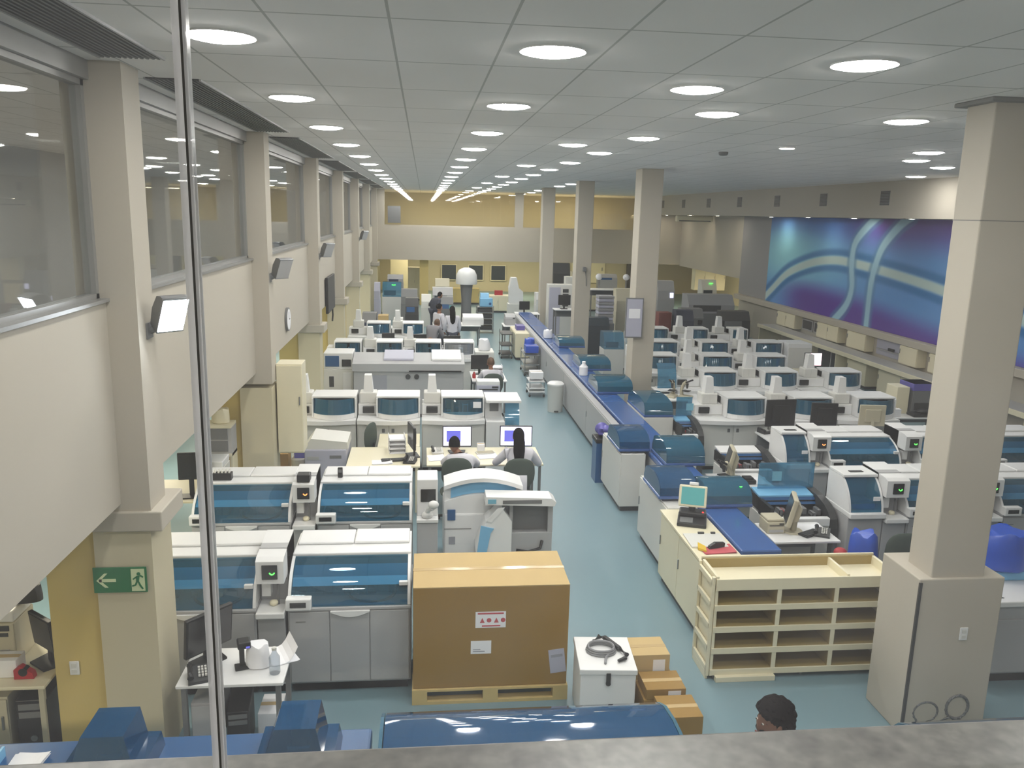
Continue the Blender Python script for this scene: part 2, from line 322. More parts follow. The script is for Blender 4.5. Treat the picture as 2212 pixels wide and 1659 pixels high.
# ------------------------------------------------------------------ mural and signs
def mural():
    y0,y1,z0,z1=29.2,13.6,1.58,4.595; nu,nv=260,84
    pl=lambda s:[(29.6,1.5),(28.708,2.03),(27.486,2.7),(25.83,3.15),(24.314,3.33),(22.921,3.29),(20.95,3.14),(19.46,2.99),(18.5,2.87),(13.6,2.25)] if s==0 else [(22.0,4.7),(22.541,4.4),(23.16,3.9),(23.25,3.28),(23.1,2.6),(23.33,2.04),(24.0,1.5)] if s==1 else [(20.4,4.7),(20.92,4.45),(21.62,3.9),(21.93,3.36),(22.08,2.7),(22.08,1.5)]
    def dist(p,L):
        d=9
        for a,b in zip(L,L[1:]):
            ax,ay=a; bx,by=b; vx,vy=bx-ax,by-ay; t=max(0,min(1,((p[0]-ax)*vx+(p[1]-ay)*vy)/(vx*vx+vy*vy)))
            d=min(d,math.hypot(p[0]-ax-t*vx,p[1]-ay-t*vy))
        return d
    def smooth(L,n=6):
        out=[]
        for i in range(len(L)-1):
            p0,p1,p2,p3=[Vector(L[max(0,min(len(L)-1,j))]) for j in (i-1,i,i+1,i+2)]
            for k in range(n):
                t=k/n; out.append(tuple(.5*((2*p1)+(p2-p0)*t+(2*p0-5*p1+4*p2-p3)*t*t+(3*p1-p0-3*p2+p3)*t**3)))
        return out+[L[-1]]
    Ls=[smooth(pl(i)) for i in range(3)]
    mix=lambda a,b,t:tuple(x+(y-x)*max(0,min(1,t)) for x,y in zip(a,b))
    sm=lambda a,b,x:(lambda t:t*t*(3-2*t))(max(0,min(1,(x-a)/(b-a))))
    def colr(y,z):
        u=(y0-y)/11.0; v=(z-z0)/(z1-z0)
        c=mix((88,134,190),(112,170,200),sm(1.0,0.1,math.hypot((u-.18)*1.1,(v-.52)*1.3)*1.6))
        c=mix(c,(62,104,176),sm(.72,1.0,v)*(1 if u<.4 else .9))
        c=mix(c,(84,62,134),sm(.62,1.0,v)*sm(.38,.7,u))
        c=mix(c,(132,190,200),sm(.5,.0,math.hypot((u-.13)*1.6,(v-.62)))*.7)
        low=.30+.10*math.sin(u*3.4+.4)-.04*u
        c=mix(c,(84,58,140),sm(low,low-.24,v)*sm(.06,.3,u))
        d=dist((y,z),Ls[0])
        c=mix(c,(58,106,156),sm(.42,.26,d)*.9*sm(.1,.2,d)); c=mix(c,(166,186,186),sm(.17,.08,d))
        for i in (1,2):
            d=dist((y,z),Ls[i]); c=mix(c,(80,120,160),sm(.34,.2,d)*.6); c=mix(c,(140,176,196),sm(.17,.1,d))
        return c
    bm=bmesh.new(); vv=[]
    cols=[]
    for i in range(nu+1):
        for j in range(nv+1):
            y=y0+(y1-y0)*i/nu; z=z0+(z1-z0)*j/nv; vv.append(bm.verts.new((12.53,y,z))); cols.append(tuple(min(1,1.3*x) for x in lin(colr(y,z))))
    for i in range(nu):
        for j in range(nv):
            a=i*(nv+1)+j; bm.faces.new((vv[a],vv[a+1],vv[a+nv+2],vv[a+nv+1]))
    # real thickness: the back and edges of the board
    r=bmesh.ops.create_cube(bm,size=1)
    for v in r['verts']: v.co=Vector((12.535+(v.co.x+.5)*.06,y1+(v.co.y+.5)*(y0-y1),z0+(v.co.z+.5)*(z1-z0)))
    cols+=[lin((60,90,150))]*8
    me=bpy.data.meshes.new('mural'); bm.to_mesh(me); bm.free()
    ca=me.color_attributes.new('artwork','FLOAT_COLOR','POINT')
    for i,c in enumerate(cols): ca.data[i].color=(*c,1)
    m,t,b=nt('mural_print'); a=N(t,'ShaderNodeVertexColor',layer_name='artwork'); t.links.new(a.outputs[0],b.inputs['Base Color']); b.inputs['Roughness'].default_value=.85; b.inputs['Specular IOR Level'].default_value=.15
    me.materials.append(m); o=bpy.data.objects.new('wall_mural',me); COL.objects.link(o)
    tag(o,'large blue and purple wave mural above the long wall bench','mural',kind='thing')
mural()
def exit_sign():
    t=T('exit_sign','green emergency exit sign with a running figure and an arrow','sign',(-2.345,6.245,1.63))
    B(-.2,.2,-.012,0,-.105,.105,bev=.004).build('plate',M['green'],t)
    a=MB().box(-.155,-.03,-.016,-.012,-.012,.012,m=M['pale'])
    a.prism([(-.175,0),(-.115,.058),(-.09,.058),(-.135,.012),(-.135,-.012),(-.09,-.058),(-.115,-.058)],'y',-.016,-.012,m=M['pale'])
    a.build('arrow',M['pale'],t)
    B(.085,.185,-.016,-.012,-.092,.092).build('doorway_pictogram',M['pale'],t)
    g=MB().cyl((.142,-.019,.052),(.142,-.015,.052),.014,n=12)
    for P in ([(.125,.036),(.150,.036),(.142,-.012),(.120,-.012)],[(.128,.036),(.095,.012),(.100,.002),(.130,.022)],[(.148,.034),(.172,.018),(.178,.028),(.150,.048)],
              [(.122,-.008),(.136,-.010),(.120,-.045),(.090,-.055),(.088,-.043),(.110,-.036)],[(.130,-.008),(.143,-.010),(.158,-.046),(.175,-.072),(.163,-.078),(.145,-.050)]):
        g.prism(P,'y',-.019,-.015)
    g.build('running_figure',M['green'],t)
exit_sign()
def plate(name,label,loc,rz=0,two=True):
    t=T(name,label,'socket',loc,rz); B(-.037,.037,-.012,0,-.06,.06,bev=.005).build('cover_plate',M['white'],t)
    for z in ((-.025,.025) if two else (0,)): B(-.02,.02,-.016,-.012,z-.016,z+.016,bev=.003).build('switch',M['offw'],t)
plate('light_switch','white switch plate on the yellow side of the pillar with the exit sign',(-2.77,6.305,.855))
plate('wall_socket','white socket plate low on the clad foot of the near column',(4.72,6.17,.98))
def cables():
    o=MB()
    L=[(4.44,6.18,.02),(4.40,6.18,.12)]
    for k in range(15):
        a=PI*1.25-k*2*PI/14*.86; L.append((4.47+.115*math.cos(a),6.178,.22+.10*math.sin(a)))
    L.append((4.62,6.178,.12))
    for k in range(18):
        a=PI*1.3-k*2*PI/17*1.0; L.append((4.765+.105*math.cos(a),6.17,.26+.115*math.sin(a)))
    L.append((4.86,6.17,.10)); o.tube(L,.014,n=8)
    tag(o.build('coiled_cable',M['mgrey']),'dark cable coiled in two loops against the foot of the near column','cable')
cables()
# ------------------------------------------------------------------ laboratory equipment
LP=[(0,.88),(.012,.93),(.032,.98),(.062,1.03),(.105,1.08),(.16,1.125),(.225,1.165),(.30,1.20),(.385,1.23)]
def lid_set(t,x0,x1,D,mat='lid',ring=True,rx=.62):
    """blue hinged hood with its interior, top cover and side cheeks (local coordinates, front at y=0)"""
    w=x1-x0
    MB().shell([(y+.004,z) for y,z in LP],'x',x0+.03,x1-.03,.008).build('lid',M[mat],t)
    for a in (x0,x1-.03):
        MB().prism([(y,z) for y,z in LP]+[(D-.02,1.215),(D-.02,.88)],'x',a,a+.028).build('side_panel',M['white'],t)
    i=MB().box(x0+.03,x1-.03,.52,.56,.88,1.21,m=M['dteal']).box(x0+.03,x1-.03,.02,.52,.865,.885,m=M['teal'])
    i.prism([(.118,1.045),(.13,1.06),(.25,1.08),(.2,1.05)],'x',x0+.035,x1-.035,m=M['navy']).prism([(.275,1.164),(.345,1.196),(.345,1.203),(.275,1.171)],'x',x0+.08*w,x1-.08*w,m=M['black'])
    for k in range(7):
        a=x0+w*(.06+.12*k+.03*math.sin(k*2.3)); i.box(a,a+w*.07,.22,.4,.89,.95+.08*((k*37)%5)/4,bev=.01,m=M['dblue' if k%2 else 'dteal'])
    MB().shell([(.085,1.048),(.12,1.08),(.17,1.119),(.235,1.158),(.275,1.177)],'x',x0+.035,x1-.035,.006).build('lid_band',M['sky'],t)
    i.box(x0+.03,x1-.03,.30,.42,1.0,1.06,m=M['dblue']); i.build('interior_deck',M['dteal'],t)
    if ring:
        cx=x0+w*rx+.06; L=[(cx+.22*math.cos(a),.20+.14*math.sin(a),.925+.04*math.sin(a)) for a in [2*PI*k/28 for k in range(28)]]
        MB().tube(L,.014,closed=True).build('hose_loop',M['black'],t)
    B(x1-.11,x1-.03,.045,.085,1.05,1.09,bev=.006).build('latch',M['white'],t)
    c=MB().box(x0,x1,.375,D,1.205,1.25,bev=.012).box(x0+.02,x0+w*.5-.003,.58,D,1.25,1.275,bev=.012).box(x0+w*.5+.003,x1-.02,.58,D,1.25,1.28,bev=.012)
    c.build('top_cover',M['white'],t)
def analyzer(name,label,loc,W,D=.92,group=None,drawer=True,cab=True,lidm='lid',rz=0,ring=True):
    t=T(name,label,'analyzer',loc,rz,group); h=W/2
    B(-h+.03,h-.03,.05,D,0,.10).build('plinth',M['black'],t)
    b=MB().box(-h,h,.0,D,.10,.845,bev=.008).box(-h-.005,h+.005,-.015,D,.845,.875,bev=.006)
    b.build('cabinet_body',M['grey'],t)
    n=3
    if cab:
        for k in range(n):
            a=-h+.012+(W-.024)*k/n; d=B(a+.004,a+(W-.024)/n-.004,-.014,0,.12,.835,bev=.005).build('door',M['grey'],t)
            if k==1:
                L=[(a+.01+.98*(W-.024)/n*q/8,.835-.05*math.sin(PI*q/8)) for q in range(9)]
                MB().prism([(a+.01,.845)]+L+[(L[-1][0],.845)],'y',-.035,-.012).build('handle',M['white'],d)
            if k==0: B(a+.06,a+.15,-.017,-.012,.735,.745).build('vent',M['seam'],d)
    lid_set(t,-h,h,D,lidm,ring)
    if drawer:
        B(-h-.01,-h+.22,-.06,.03,.872,.985,bev=.01).build('printer_drawer',M['white'],t); B(-h+.03,-h+.175,-.064,-.058,.905,.955).build('display',M['screen'],t)
    return t
def tower(name,label,loc,W=.25,led='led_g',group=None,D=.62):
    t=T(name,label,'analyzer module',loc,0,group); h=W/2
    B(-h+.01,h-.01,.05,D,0,.10).build('plinth',M['black'],t)
    B(-h,h,0,D,.10,.80,bev=.008).build('cabinet_body',M['grey'],t)
    B(-h-.005,h+.005,-.07,D,.80,.86,bev=.012).build('sample_shelf',M['white'],t)
    MB().box(-h,h,.22,D,.86,1.38,m=M['grey']).build('back_column',M['grey'],t)
    MB().prism([(0,1.12),(0,1.335),(.06,1.36),(D,1.40),(D,1.12)],'x',-h,h).build('head',M['white'],t)
    s=B(-.07,.07,-.012,0,1.165,1.305,bev=.004).build('display',M['screen'],t)
    MB().tube([(-.0+.045*q/6,-.015,1.215+.018*((q-3)/3)**2) for q in range(7)],.0055,n=6).build('readout',M[led],s)
    a=MB().box(-h+.03,-h+.11,.1,.2,.95,1.08,m=M['white']).cyl((.05,.12,.86),(.05,.12,1.06),.012,m=M['mgrey']).box(-h+.01,h-.01,.2,.219,1.07,1.10,m=M['mgrey']).ell((.01,.1,.885),(.04,.04,.03),m=M['lam'])
    a.build('sampling_arm',M['white'],t)
    return t
def immuno(name,label,loc,W=1.1,win=.70,chim=True,group=None,lidm='lidt',sgn=-1,split=False,ht=1.3):
    """bench analyzer with a bow-front blue window, a curved work shelf and a stacked white tower; window at +x side"""
    t=T(name,label,'analyzer',loc,0,group); h=W/2; xw=h-.03-win
    b=MB().box(-h,h,.1,.8,.08,.88,bev=.01,m=M['offw']).box(-h+.03,h-.03,.16,.78,0,.08,m=M['black']); b.build('cabinet_body',M['grey'],t)
    for k in range(2):
        a=-h+.015+(W-.03)/2*k; d=B(a+.005,a+(W-.03)/2-.005,.083,.1,.12,.86,bev=.005).build('door',M['offw'],t)
        B(a+(.05 if k else W/2-.13),a+(.10 if k else W/2-.08),.078,.084,.72,.79,bev=.003).build('lock',M['mgrey'],d)
    L=[(-h,.1)]+[(-h+W*q/14,.06-.07*math.sin(PI*min(1,q/14*1.0))) for q in range(15)]+[(h,.1),(h,.3),(-h,.3)]
    MB().prism(L,'z',.875,.945).build('work_shelf',M['white'],t)
    MB().box(-h,h,.3,.8,.88,.96,m=M['white']).box(xw-.03,h,.52,.8,.96,ht,bev=.02,m=M['white']).box(xw-.03,xw,.24,.8,.96,ht,bev=.01,m=M['white']).box(h-.03,h,.24,.8,.96,ht,bev=.01,m=M['white']).box(xw-.03,h,.26,.8,ht-.01,ht+.03,bev=.012,m=M['white']).box(-h,xw-.03,.4,.8,.96,1.16,bev=.015,m=M['offw']).build('housing',M['white'],t)
    P=[(xw+win*q/10,.26-.19*math.sin(PI*q/10)**.7) for q in range(11)]
    MB().prism([(xw-.03,.3)]+[(x,y-.01) for x,y in P]+[(h,.3)],'z',.95,1.035).build('window_sill_block',M['white'],t)
    def pane(P,nm):
        mb=MB(); z0,z1=1.035,ht-.012
        vo=[]
        for (x,y) in P: vo.append([mb.bm.verts.new((x,y,z0)),mb.bm.verts.new((x,y+.05,z1)),mb.bm.verts.new((x,y+.06,z1)),mb.bm.verts.new((x,y+.012,z0))])
        for u,v in zip(vo,vo[1:]):
            for j in range(4):
                f=mb.bm.faces.new((u[j],u[(j+1)%4],v[(j+1)%4],v[j])); f.smooth=True
        mb.bm.faces.new(vo[0][::-1]); mb.bm.faces.new(vo[-1]); mb.build(nm,M[lidm],t)
    if split: pane(P[:6],'window'); pane(P[6:],'window')
    else: pane(P,'window')
    i=MB().box(xw,h-.03,.50,.52,.962,ht-.01,m=M['dteal'])
    for k in range(4): i.box(xw+win*(.06+.22*k),xw+win*(.2+.22*k),.36,.48,.96,1.06+.05*(k%3),bev=.01,m=M['dblue' if k%2 else 'teal'])
    i.build('interior_deck',M['dteal'],t)
    if chim:
        xc=(-h+xw)/2
        MB().box(xc-.15,xc+.15,.42,.7,1.16,1.36,bev=.02).box(xc-.004,xc+.004,.415,.42,1.18,1.35,m=None).build('tower_base',M['offw'],t)
        MB().prism([(xc-.085,1.36),(xc-.065,1.66),(xc+.055,1.66),(xc+.085,1.36)],'y',.46,.64).build('tower_neck',M['white'],t)
    B(-h+.08,-h+.28,.36,.42,1.0,1.12,bev=.01).build('display',M['screen'],t)
    return t
def monitor(name,label,loc,rz=0,w=.48,h=.30,lit=None,mat='black',tilt=0,stand=.14,back=False,group=None,cat='monitor'):
    t=T(name,label,cat,loc,rz,group); R=Rax(tilt,'X',(0,0,stand+h/2))
    B(-w/2,w/2,-.02,.02,stand,stand+h,bev=.008,R=R).build('case',M[mat],t)
    MB().box(-w*.3,w*.3,.02,.045,stand+h*.2,stand+h*.8,bev=.01,R=R).build('rear_shell',M[mat],t)
    B(-w/2+.015,w/2-.015,-.0235,-.02,stand+.02,stand+h-.015,R=R).build('screen',M[lit or 'screen'],t)
    if lit=='scr': B(-w*.36,w*.12,-.026,-.0235,stand+h*.25,stand+h*.78,R=R).build('window_on_screen',M['scrb'],t)
    MB().box(-.03,.03,.03,.05,.015,stand+h*.4,m=M[mat]).prism([(-.11,-.08),(.11,-.08),(.14,.1),(-.14,.1)],'z',0,.018,m=M[mat]).build('stand',M[mat],t)
    return t
def crtflat(name,label,loc,rz=0,group=None):
    """beige all-in-one terminal: deep-backed screen, tilt neck, round foot"""
    t=T(name,label,'terminal',loc,rz,group); R=Rax(-.22,'X',(0,0,.25))
    MB().box(-.19,.19,-.03,.03,.10,.46,bev=.015,R=R).prism([(.03,.16),(.10,.20),(.10,.36),(.03,.42)],'x',-.13,.13,R=R).build('case',M['beige'],t)
    B(-.165,.165,-.034,-.03,.13,.44,R=R).build('screen',M['screen'],t)
    MB().cyl((0,.05,.015),(0,.07,.22),.04,.03).cyl((0,.04,0),(0,.04,.02),.13,.12,n=20).build('stand',M['beige'],t)
    return t
def table(name,label,loc,W,D,h=.75,rz=0,top='white',leg='mgrey',group=None,cat='table',modesty=None):
    t=T(name,label,cat,loc,rz,group)
    B(-W/2,W/2,-D/2,D/2,h-.028,h,bev=.006).build('tabletop',M[top],t)
    for sx in (-1,1):
        for sy in (-1,1): B(sx*(W/2-.05)-.02,sx*(W/2-.05)+.02,sy*(D/2-.06)-.02,sy*(D/2-.06)+.02,0,h-.028).build('leg',M[leg],t)
    MB().box(-W/2+.05,W/2-.05,D/2-.075,D/2-.055,h-.3,h-.03).build('apron',M[modesty or leg],t)
    return t
def chair(name,label,loc,rz=0,group=None,mat='chair'):
    """swivel task chair, back rest at local -y (occupant faces +y)"""
    t=T(name,label,'chair',loc,rz,group)
    MB().ell((0,0,.47),(.24,.23,.05),m=None,fn=lambda x,y,z:(math.copysign(abs(x)**.7,x),math.copysign(abs(y)**.7,y),z)).build('seat',M[mat],t)
    MB().ell((0,-.235,.83),(.225,.045,.225),R=None,fn=lambda x,y,z:(math.copysign(abs(x)**.75,x),y+.35*x*x,math.copysign(abs(z)**.75,z))).build('backrest',M[mat],t)
    MB().tube([(0,-.06,.43),(0,-.25,.42),(0,-.29,.52),(0,-.275,.72)],.022).build('back_support',M['black'],t)
    MB().cyl((0,0,.09),(0,0,.43),.03,.025).build('post',M['black'],t)
    for k in range(5):
        a=2*PI*k/5+.3; l=MB().tube([(0,0,.10),(.27*math.cos(a),.27*math.sin(a),.065)],[.028,.02]).build('leg',M['black'],t)
        MB().ell((.27*math.cos(a),.27*math.sin(a),.03),(.03,.03,.03),8,6).build('caster',M['black'],l)
    return t
def box_thing(name,label,cat,x0,x1,y0,y1,z0,z1,m,bev=.008,extra=None,group=None):
    t=T(name,label,cat,((x0+x1)/2,(y0+y1)/2,z0),0,group); X,Y,Z=(x1-x0)/2,(y1-y0)/2,z1-z0
    B(-X,X,-Y,Y,0,Z,bev=bev).build('body',M[m],t)
    if extra: extra(t,X,Y,Z)
    return t
def carton(name,label,x0,x1,y0,y1,z0,z1,m='card',lab=True,group=None,rz=0):
    t=T(name,label,'box',((x0+x1)/2,(y0+y1)/2,z0),rz,group); X,Y,Z=(x1-x0)/2,(y1-y0)/2,z1-z0
    B(-X,X,-Y,Y,0,Z,bev=.004).build('carton',M[m],t); B(-X,X,-.025,.025,Z,Z+.0015).build('tape',M['tape'],t)
    if lab: B(X*.1,X*.75,-Y-.0015,-Y,Z*.3,Z*.8).build('sticker',M['paper'],t)
    return t
def tower_pc(name,label,loc,rz=0,mat='black',cat='computer',s=1):
    t=T(name,label,cat,loc,rz); B(-.09*s,.09*s,-.2*s,.2*s,.0,.42*s,bev=.008).build('case',M[mat],t)
    for k in range(2): B(-.075*s,.075*s,-.206*s,-.2*s,(.30+.055*k)*s,(.34+.055*k)*s,bev=.002).build('drive_bay',M['mgrey'],t)
    MB().cyl((.0,-.2*s,.16*s),(.0,-.207*s,.16*s),.02*s).build('power_button',M['steel'],t); return t
def keyboard(label,loc,rz=0,mat='black',w=.44):
    t=T('keyboard',label,'keyboard',loc,rz); B(-w/2,w/2,-.07,.07,0,.018,bev=.005).build('base_plate',M[mat],t)
    k=MB()
    for r in range(4):
        for c in range(13): k.box(-w/2+.015+c*(w-.03)/13,-w/2+.012+(c+1)*(w-.03)/13-.002,-.06+r*.03,-.035+r*.03,.018,.025)
    k.build('keys',M['dgrey' if mat=='black' else 'beige'],t); return t
def mouse(label,loc,rz=0,mat='black'):
    o=MB().ell((0,0,.012),(.032,.055,.022),12,8,m=M[mat]).build('computer_mouse',M[mat]); o.location=loc; o.rotation_euler=(0,0,rz); return tag(o,label,'mouse')
def sheet(name,label,loc,w,d,rz=0,n=4,mat='paper',cat='paper',curl=.03,group=None):
    """a few loose sheets with a lifted corner"""
    mb=MB()
    for k in range(n):
        a=random.uniform(-.12,.12); R=Rz(a); z=.0015*k
        L=[(-w/2+w*q/6,z+.001+curl*max(0,q/6-.5)**2*2*(k==n-1)) for q in range(7)]
        vs=[]
        for (x,zz) in L: vs.append([mb.bm.verts.new(R@Vector((x,-d/2,zz))),mb.bm.verts.new(R@Vector((x,d/2,zz))),mb.bm.verts.new(R@Vector((x,d/2,zz-.001))),mb.bm.verts.new(R@Vector((x,-d/2,zz-.001)))])
        for u,v in zip(vs,vs[1:]):
            for j in range(4): mb.bm.faces.new((u[j],u[(j+1)%4],v[(j+1)%4],v[j]))
        mb.bm.faces.new(vs[0][::-1]); mb.bm.faces.new(vs[-1])
    o=mb.build(name,M[mat]); o.location=loc; o.rotation_euler=(0,0,rz); return tag(o,label,cat,group)
def cupboard(name,label,x0,x1,y0,y1,z0,z1,m='lam',nd=2,group=None,plinth=True,face='y',cat='cabinet'):
    t=T(name,label,cat,((x0+x1)/2,(y0+y1)/2,z0),0,group); X,Y,Z=(x1-x0)/2,(y1-y0)/2,z1-z0; p=.08 if plinth else 0
    B(-X,X,-Y,Y,p,Z,bev=.005).build('body',M[m],t)
    if plinth: B(-X+.03,X-.02,-Y+.03,Y-.03,0,p).build('plinth',M['dgrey'],t)
    for k in range(nd):
        if face=='y': a=-X+2*X*k/nd; d=B(a+.006,a+2*X/nd-.006,-Y-.016,-Y,p+.02,Z-.02,bev=.004).build('door',M[m],t); B(a+2*X/nd-.05,a+2*X/nd-.035,-Y-.03,-Y-.016,Z*.55,Z*.55+.12,bev=.003).build('handle',M['steel'],d)
        else: a=-Y+2*Y*k/nd; d=B(-X-.016,-X,a+.006,a+2*Y/nd-.006,p+.02,Z-.02,bev=.004).build('door',M[m],t); B(-X-.03,-X-.016,a+2*Y/nd-.05,a+2*Y/nd-.035,Z*.55,Z*.55+.12,bev=.003).build('handle',M['steel'],d)
    return t
# ------------------------------------------------------------------ two rows of chemistry analyzers beside the exit pillar
G1='analyzers of the row beside the exit pillar'; G2='analyzers of the row behind the boxed row'
analyzer('chemistry_analyzer','white analyzer with tinted blue hood half hidden by the exit sign pillar',(-2.095,7.19,0),1.13)
tower('sampler_tower','slim white tower with green readout between two blue hoods, behind the cluttered table',(-1.395,7.19,0))
analyzer('chemistry_analyzer','white analyzer with blue hood touching the big cardboard crate',(-.68,7.19,0),1.13)
analyzer('chemistry_analyzer','white analyzer with blue hood at the window end of the second row, by the pillar',(-2.115,9.35,0),1.13)
tt=tower('sampler_tower','slim white tower with orange readout between blue hoods of the second row',(-1.395,9.35,0),led='led_o')
B(-.075,.075,.02,.16,1.36,1.45,bev=.01).build('speaker_box',M['black'],tt)
analyzer('chemistry_analyzer','white analyzer with blue hood in the second row, black handset on top',(-.69,9.35,0),1.11)
def handset():
    t=T('handset','small black handset standing on a white analyzer top','handset',(-1.02,9.88,1.25)); MB().box(-.03,.03,-.02,.02,0,.13,bev=.01).build('case',M['black'],t); B(-.02,.02,-.023,-.02,.07,.11).build('display',M['mgrey'],t)
handset()
def vial_rack(label,loc,rz=0):
    t=T('tube_rack',label,'rack',loc,rz); B(-.11,.11,-.05,.05,0,.09,bev=.006).build('rack_body',M['black'],t)
    k=MB()
    for i in range(5):
        for j in range(2): k.cyl((-.085+.042*i,-.022+.044*j,.05),(-.085+.042*i,-.022+.044*j,.125),.012,n=8)
    k.build('tubes',M['offw'],t)
vial_rack('black rack of capped tubes on the analyzer top by the pillar',(-2.42,9.85,1.25))
def end_unit():
    t=T('sample_station','narrow white end station with dark screen and gooseneck probe','analyzer module',(.05,9.37,0))
    B(-.125,.125,0,.5,0,.84,bev=.01).build('cabinet_body',M['grey'],t); B(-.13,.13,-.02,.5,.84,.88,bev=.006).build('shelf_top',M['white'],t)
    MB().box(-.125,.125,.12,.5,.88,1.34,bev=.01).build('back_housing',M['white'],t); B(-.08,.10,.108,.12,1.06,1.22,bev=.004).build('display',M['screen'],t)
    MB().tube([(0,.05,.88),(.0,.04,.96),(.02,-.01,1.02),(.06,-.06,1.06)],[.03,.03,.035,.045]).ell((.07,-.07,1.09),(.065,.05,.05)).ell((.0,.05,.92),(.07,.06,.045),m=None).build('gooseneck_probe',M['white'],t)
end_unit()
def arch_unit():
    t=T('sorting_centrifuge','large white machine with an arched hood and blue window strip','analyzer',(.66,9.75,0))
    B(-.40,.44,.0,.85,.08,.80,bev=.02).build('cabinet_body',M['white'],t); B(-.36,.40,.05,.8,0,.08).build('plinth',M['dgrey'],t)
    A=[(-.40+.98*q/12,.84+.21*math.sin(PI*(.18+.66*q/12))) for q in range(13)]; A2=[(x,z+.17) for x,z in A]
    MB().prism([(-.40,.80)]+A+[(A[-1][0],.80)],'y',.02,.38,m=M['white']).build('front_body',M['white'],t)
    MB().prism(A+A2[::-1],'y',.05,.38,m=M['white']).prism([(x,z-.001) for x,z in A2]+[(x,z+.05) for x,z in A2[::-1]],'y',-.02,.40,m=M['white']).build('arched_hood',M['white'],t)
    W=[(x,z+.015) for x,z in A[1:-1]]; W2=[(x,z-.015) for x,z in A2[1:-1]]
    w=MB().prism(W+W2[::-1],'y',.035,.05).build('hood_window',M['sky'],t)
    MB().prism([(-.02,.45),(.10,.80),(.30,.97),(.42,.80),(.42,.10),(.02,.10)],'y',-.30,0,m=M['white']).prism([(.10,.82),(.24,.98),(.33,.99),(.17,.80)],'y',-.31,-.3,m=M['white']).build('output_wedge',M['white'],t)
    MB().prism([(-.04,.10),(.06,.10),(.16,.66),(.20,.72),(.04,.76)],'y',-.315,-.302).build('blue_stripe',M['sky'],t)
    B(-.36,-.26,-.015,.0,.72,.86,bev=.004).build('display',M['navy'],t); B(-.34,-.26,-.006,0,.40,.50).build('notice',M['label_grey'],t)
    B(-.40,-.06,-.006,0,.60,.607).build('seam_line',M['seam'],t)
arch_unit()
def back_unit():
    t=T('open_backed_instrument','grey instrument showing its dark back beneath an overhanging white cover','analyzer',(1.20,9.52,0))
    MB().box(-.14,.40,.03,.20,.0,.62,bev=.01,m=M['grey']).box(-.14,-.10,.03,.20,.62,1.02,m=M['grey']).box(.34,.40,.03,.20,.62,1.02,m=M['grey']).box(.06,.40,.20,.95,0,.80,m=M['grey']).build('body',M['grey'],t)
    B(-.10,.34,.12,.14,.63,1.02).build('rear_mesh_panel',M['mgrey'],t)
    MB().prism([(-.45,1.03),(.40,1.0),(.42,1.05),(.36,1.10),(-.44,1.13)],'y',-.09,.19).build('overhanging_cover',M['white'],t)
    B(-.24,.24,-.097,-.089,1.04,1.085).build('cover_window',M['mgrey'],t); B(-.42,-.32,-.097,-.089,1.045,1.10).build('vent',M['teal'],t)
    MB().tube([(-.05,.0,.40),(.1,-.01,.38),(.25,.0,.42),(.27,.0,.52)],.02).build('power_cable',M['black'],t)
back_unit()
# ------------------------------------------------------------------ crate on its pallet and the boxes on the floor
def crate():
    t=T('pallet','pale wooden pallet carrying the big cardboard crate','pallet',(.63,7.33,0)); 
    for y in (-.36,0,.36): B(-.73,.73,y-.05,y+.05,0,.03).build('bottom_board',M['wood'],t)
    for y in (-.36,0,.36):
        for x in (-.66,0,.66): B(x-.07,x+.07,y-.05,y+.05,.03,.13).build('block',M['wood'],t)
    B(-.73,.73,-.41,.41,.13,.15).build('deck',M['wood'],t)
    c=T('cardboard_crate','huge brown cardboard crate on a pallet with white shipping labels','box',(.63,7.33,.152))
    B(-.72,.72,-.385,.385,0,1.0,bev=.006).build('carton',M['card'],c)
    MB().box(-.72,.72,-.385,-.006,1.0,1.012,bev=.003).box(-.72,.72,.006,.385,1.0,1.012,bev=.003).build('top_flap',M['cardl'],c)  # flaps paler than the sides: overhead light put into the colour
    MB().box(-.724,.724,-.03,.03,1.011,1.0145).box(-.7245,-.721,-.03,.03,.85,1.012).box(.721,.7245,-.03,.03,.85,1.012).build('tape',M['tape'],c)
    l=B(-.15,.13,-.388,-.386,.60,.76).build('shipping_label',M['paper'],c)
    r=MB().box(-.13,.11,-.3895,-.388,.735,.75)
    for k in range(4):
        x=-.11+.065*k
        if k%2: r.cyl((x+.02,-.388,.675),(x+.02,-.3895,.675),.022)
        else: r.prism([(x,.65),(x+.045,.65),(x+.0225,.70)],'y',-.3895,-.388)
    r.box(-.09,.08,-.3895,-.388,.612,.626).build('printed_symbols',M['label_red'],l)
    l=B(-.19,.0,-.388,-.386,.34,.47).build('address_label',M['paper'],c); MB().box(-.17,-.06,-.3895,-.388,.36,.368).box(-.17,-.10,-.3895,-.388,.38,.386).build('print_lines',M['label_grey'],l)
    l=B(.55,.70,-.388,-.386,.12,.36,R=Rax(-.12,'Y',(.62,-.387,.24))).build('delivery_pouch',M['lav'],c); MB().box(.57,.68,-.3895,-.388,.28,.31,R=Rax(-.12,'Y',(.62,-.387,.24))).build('print_lines',M['label_grey'],l)
crate()
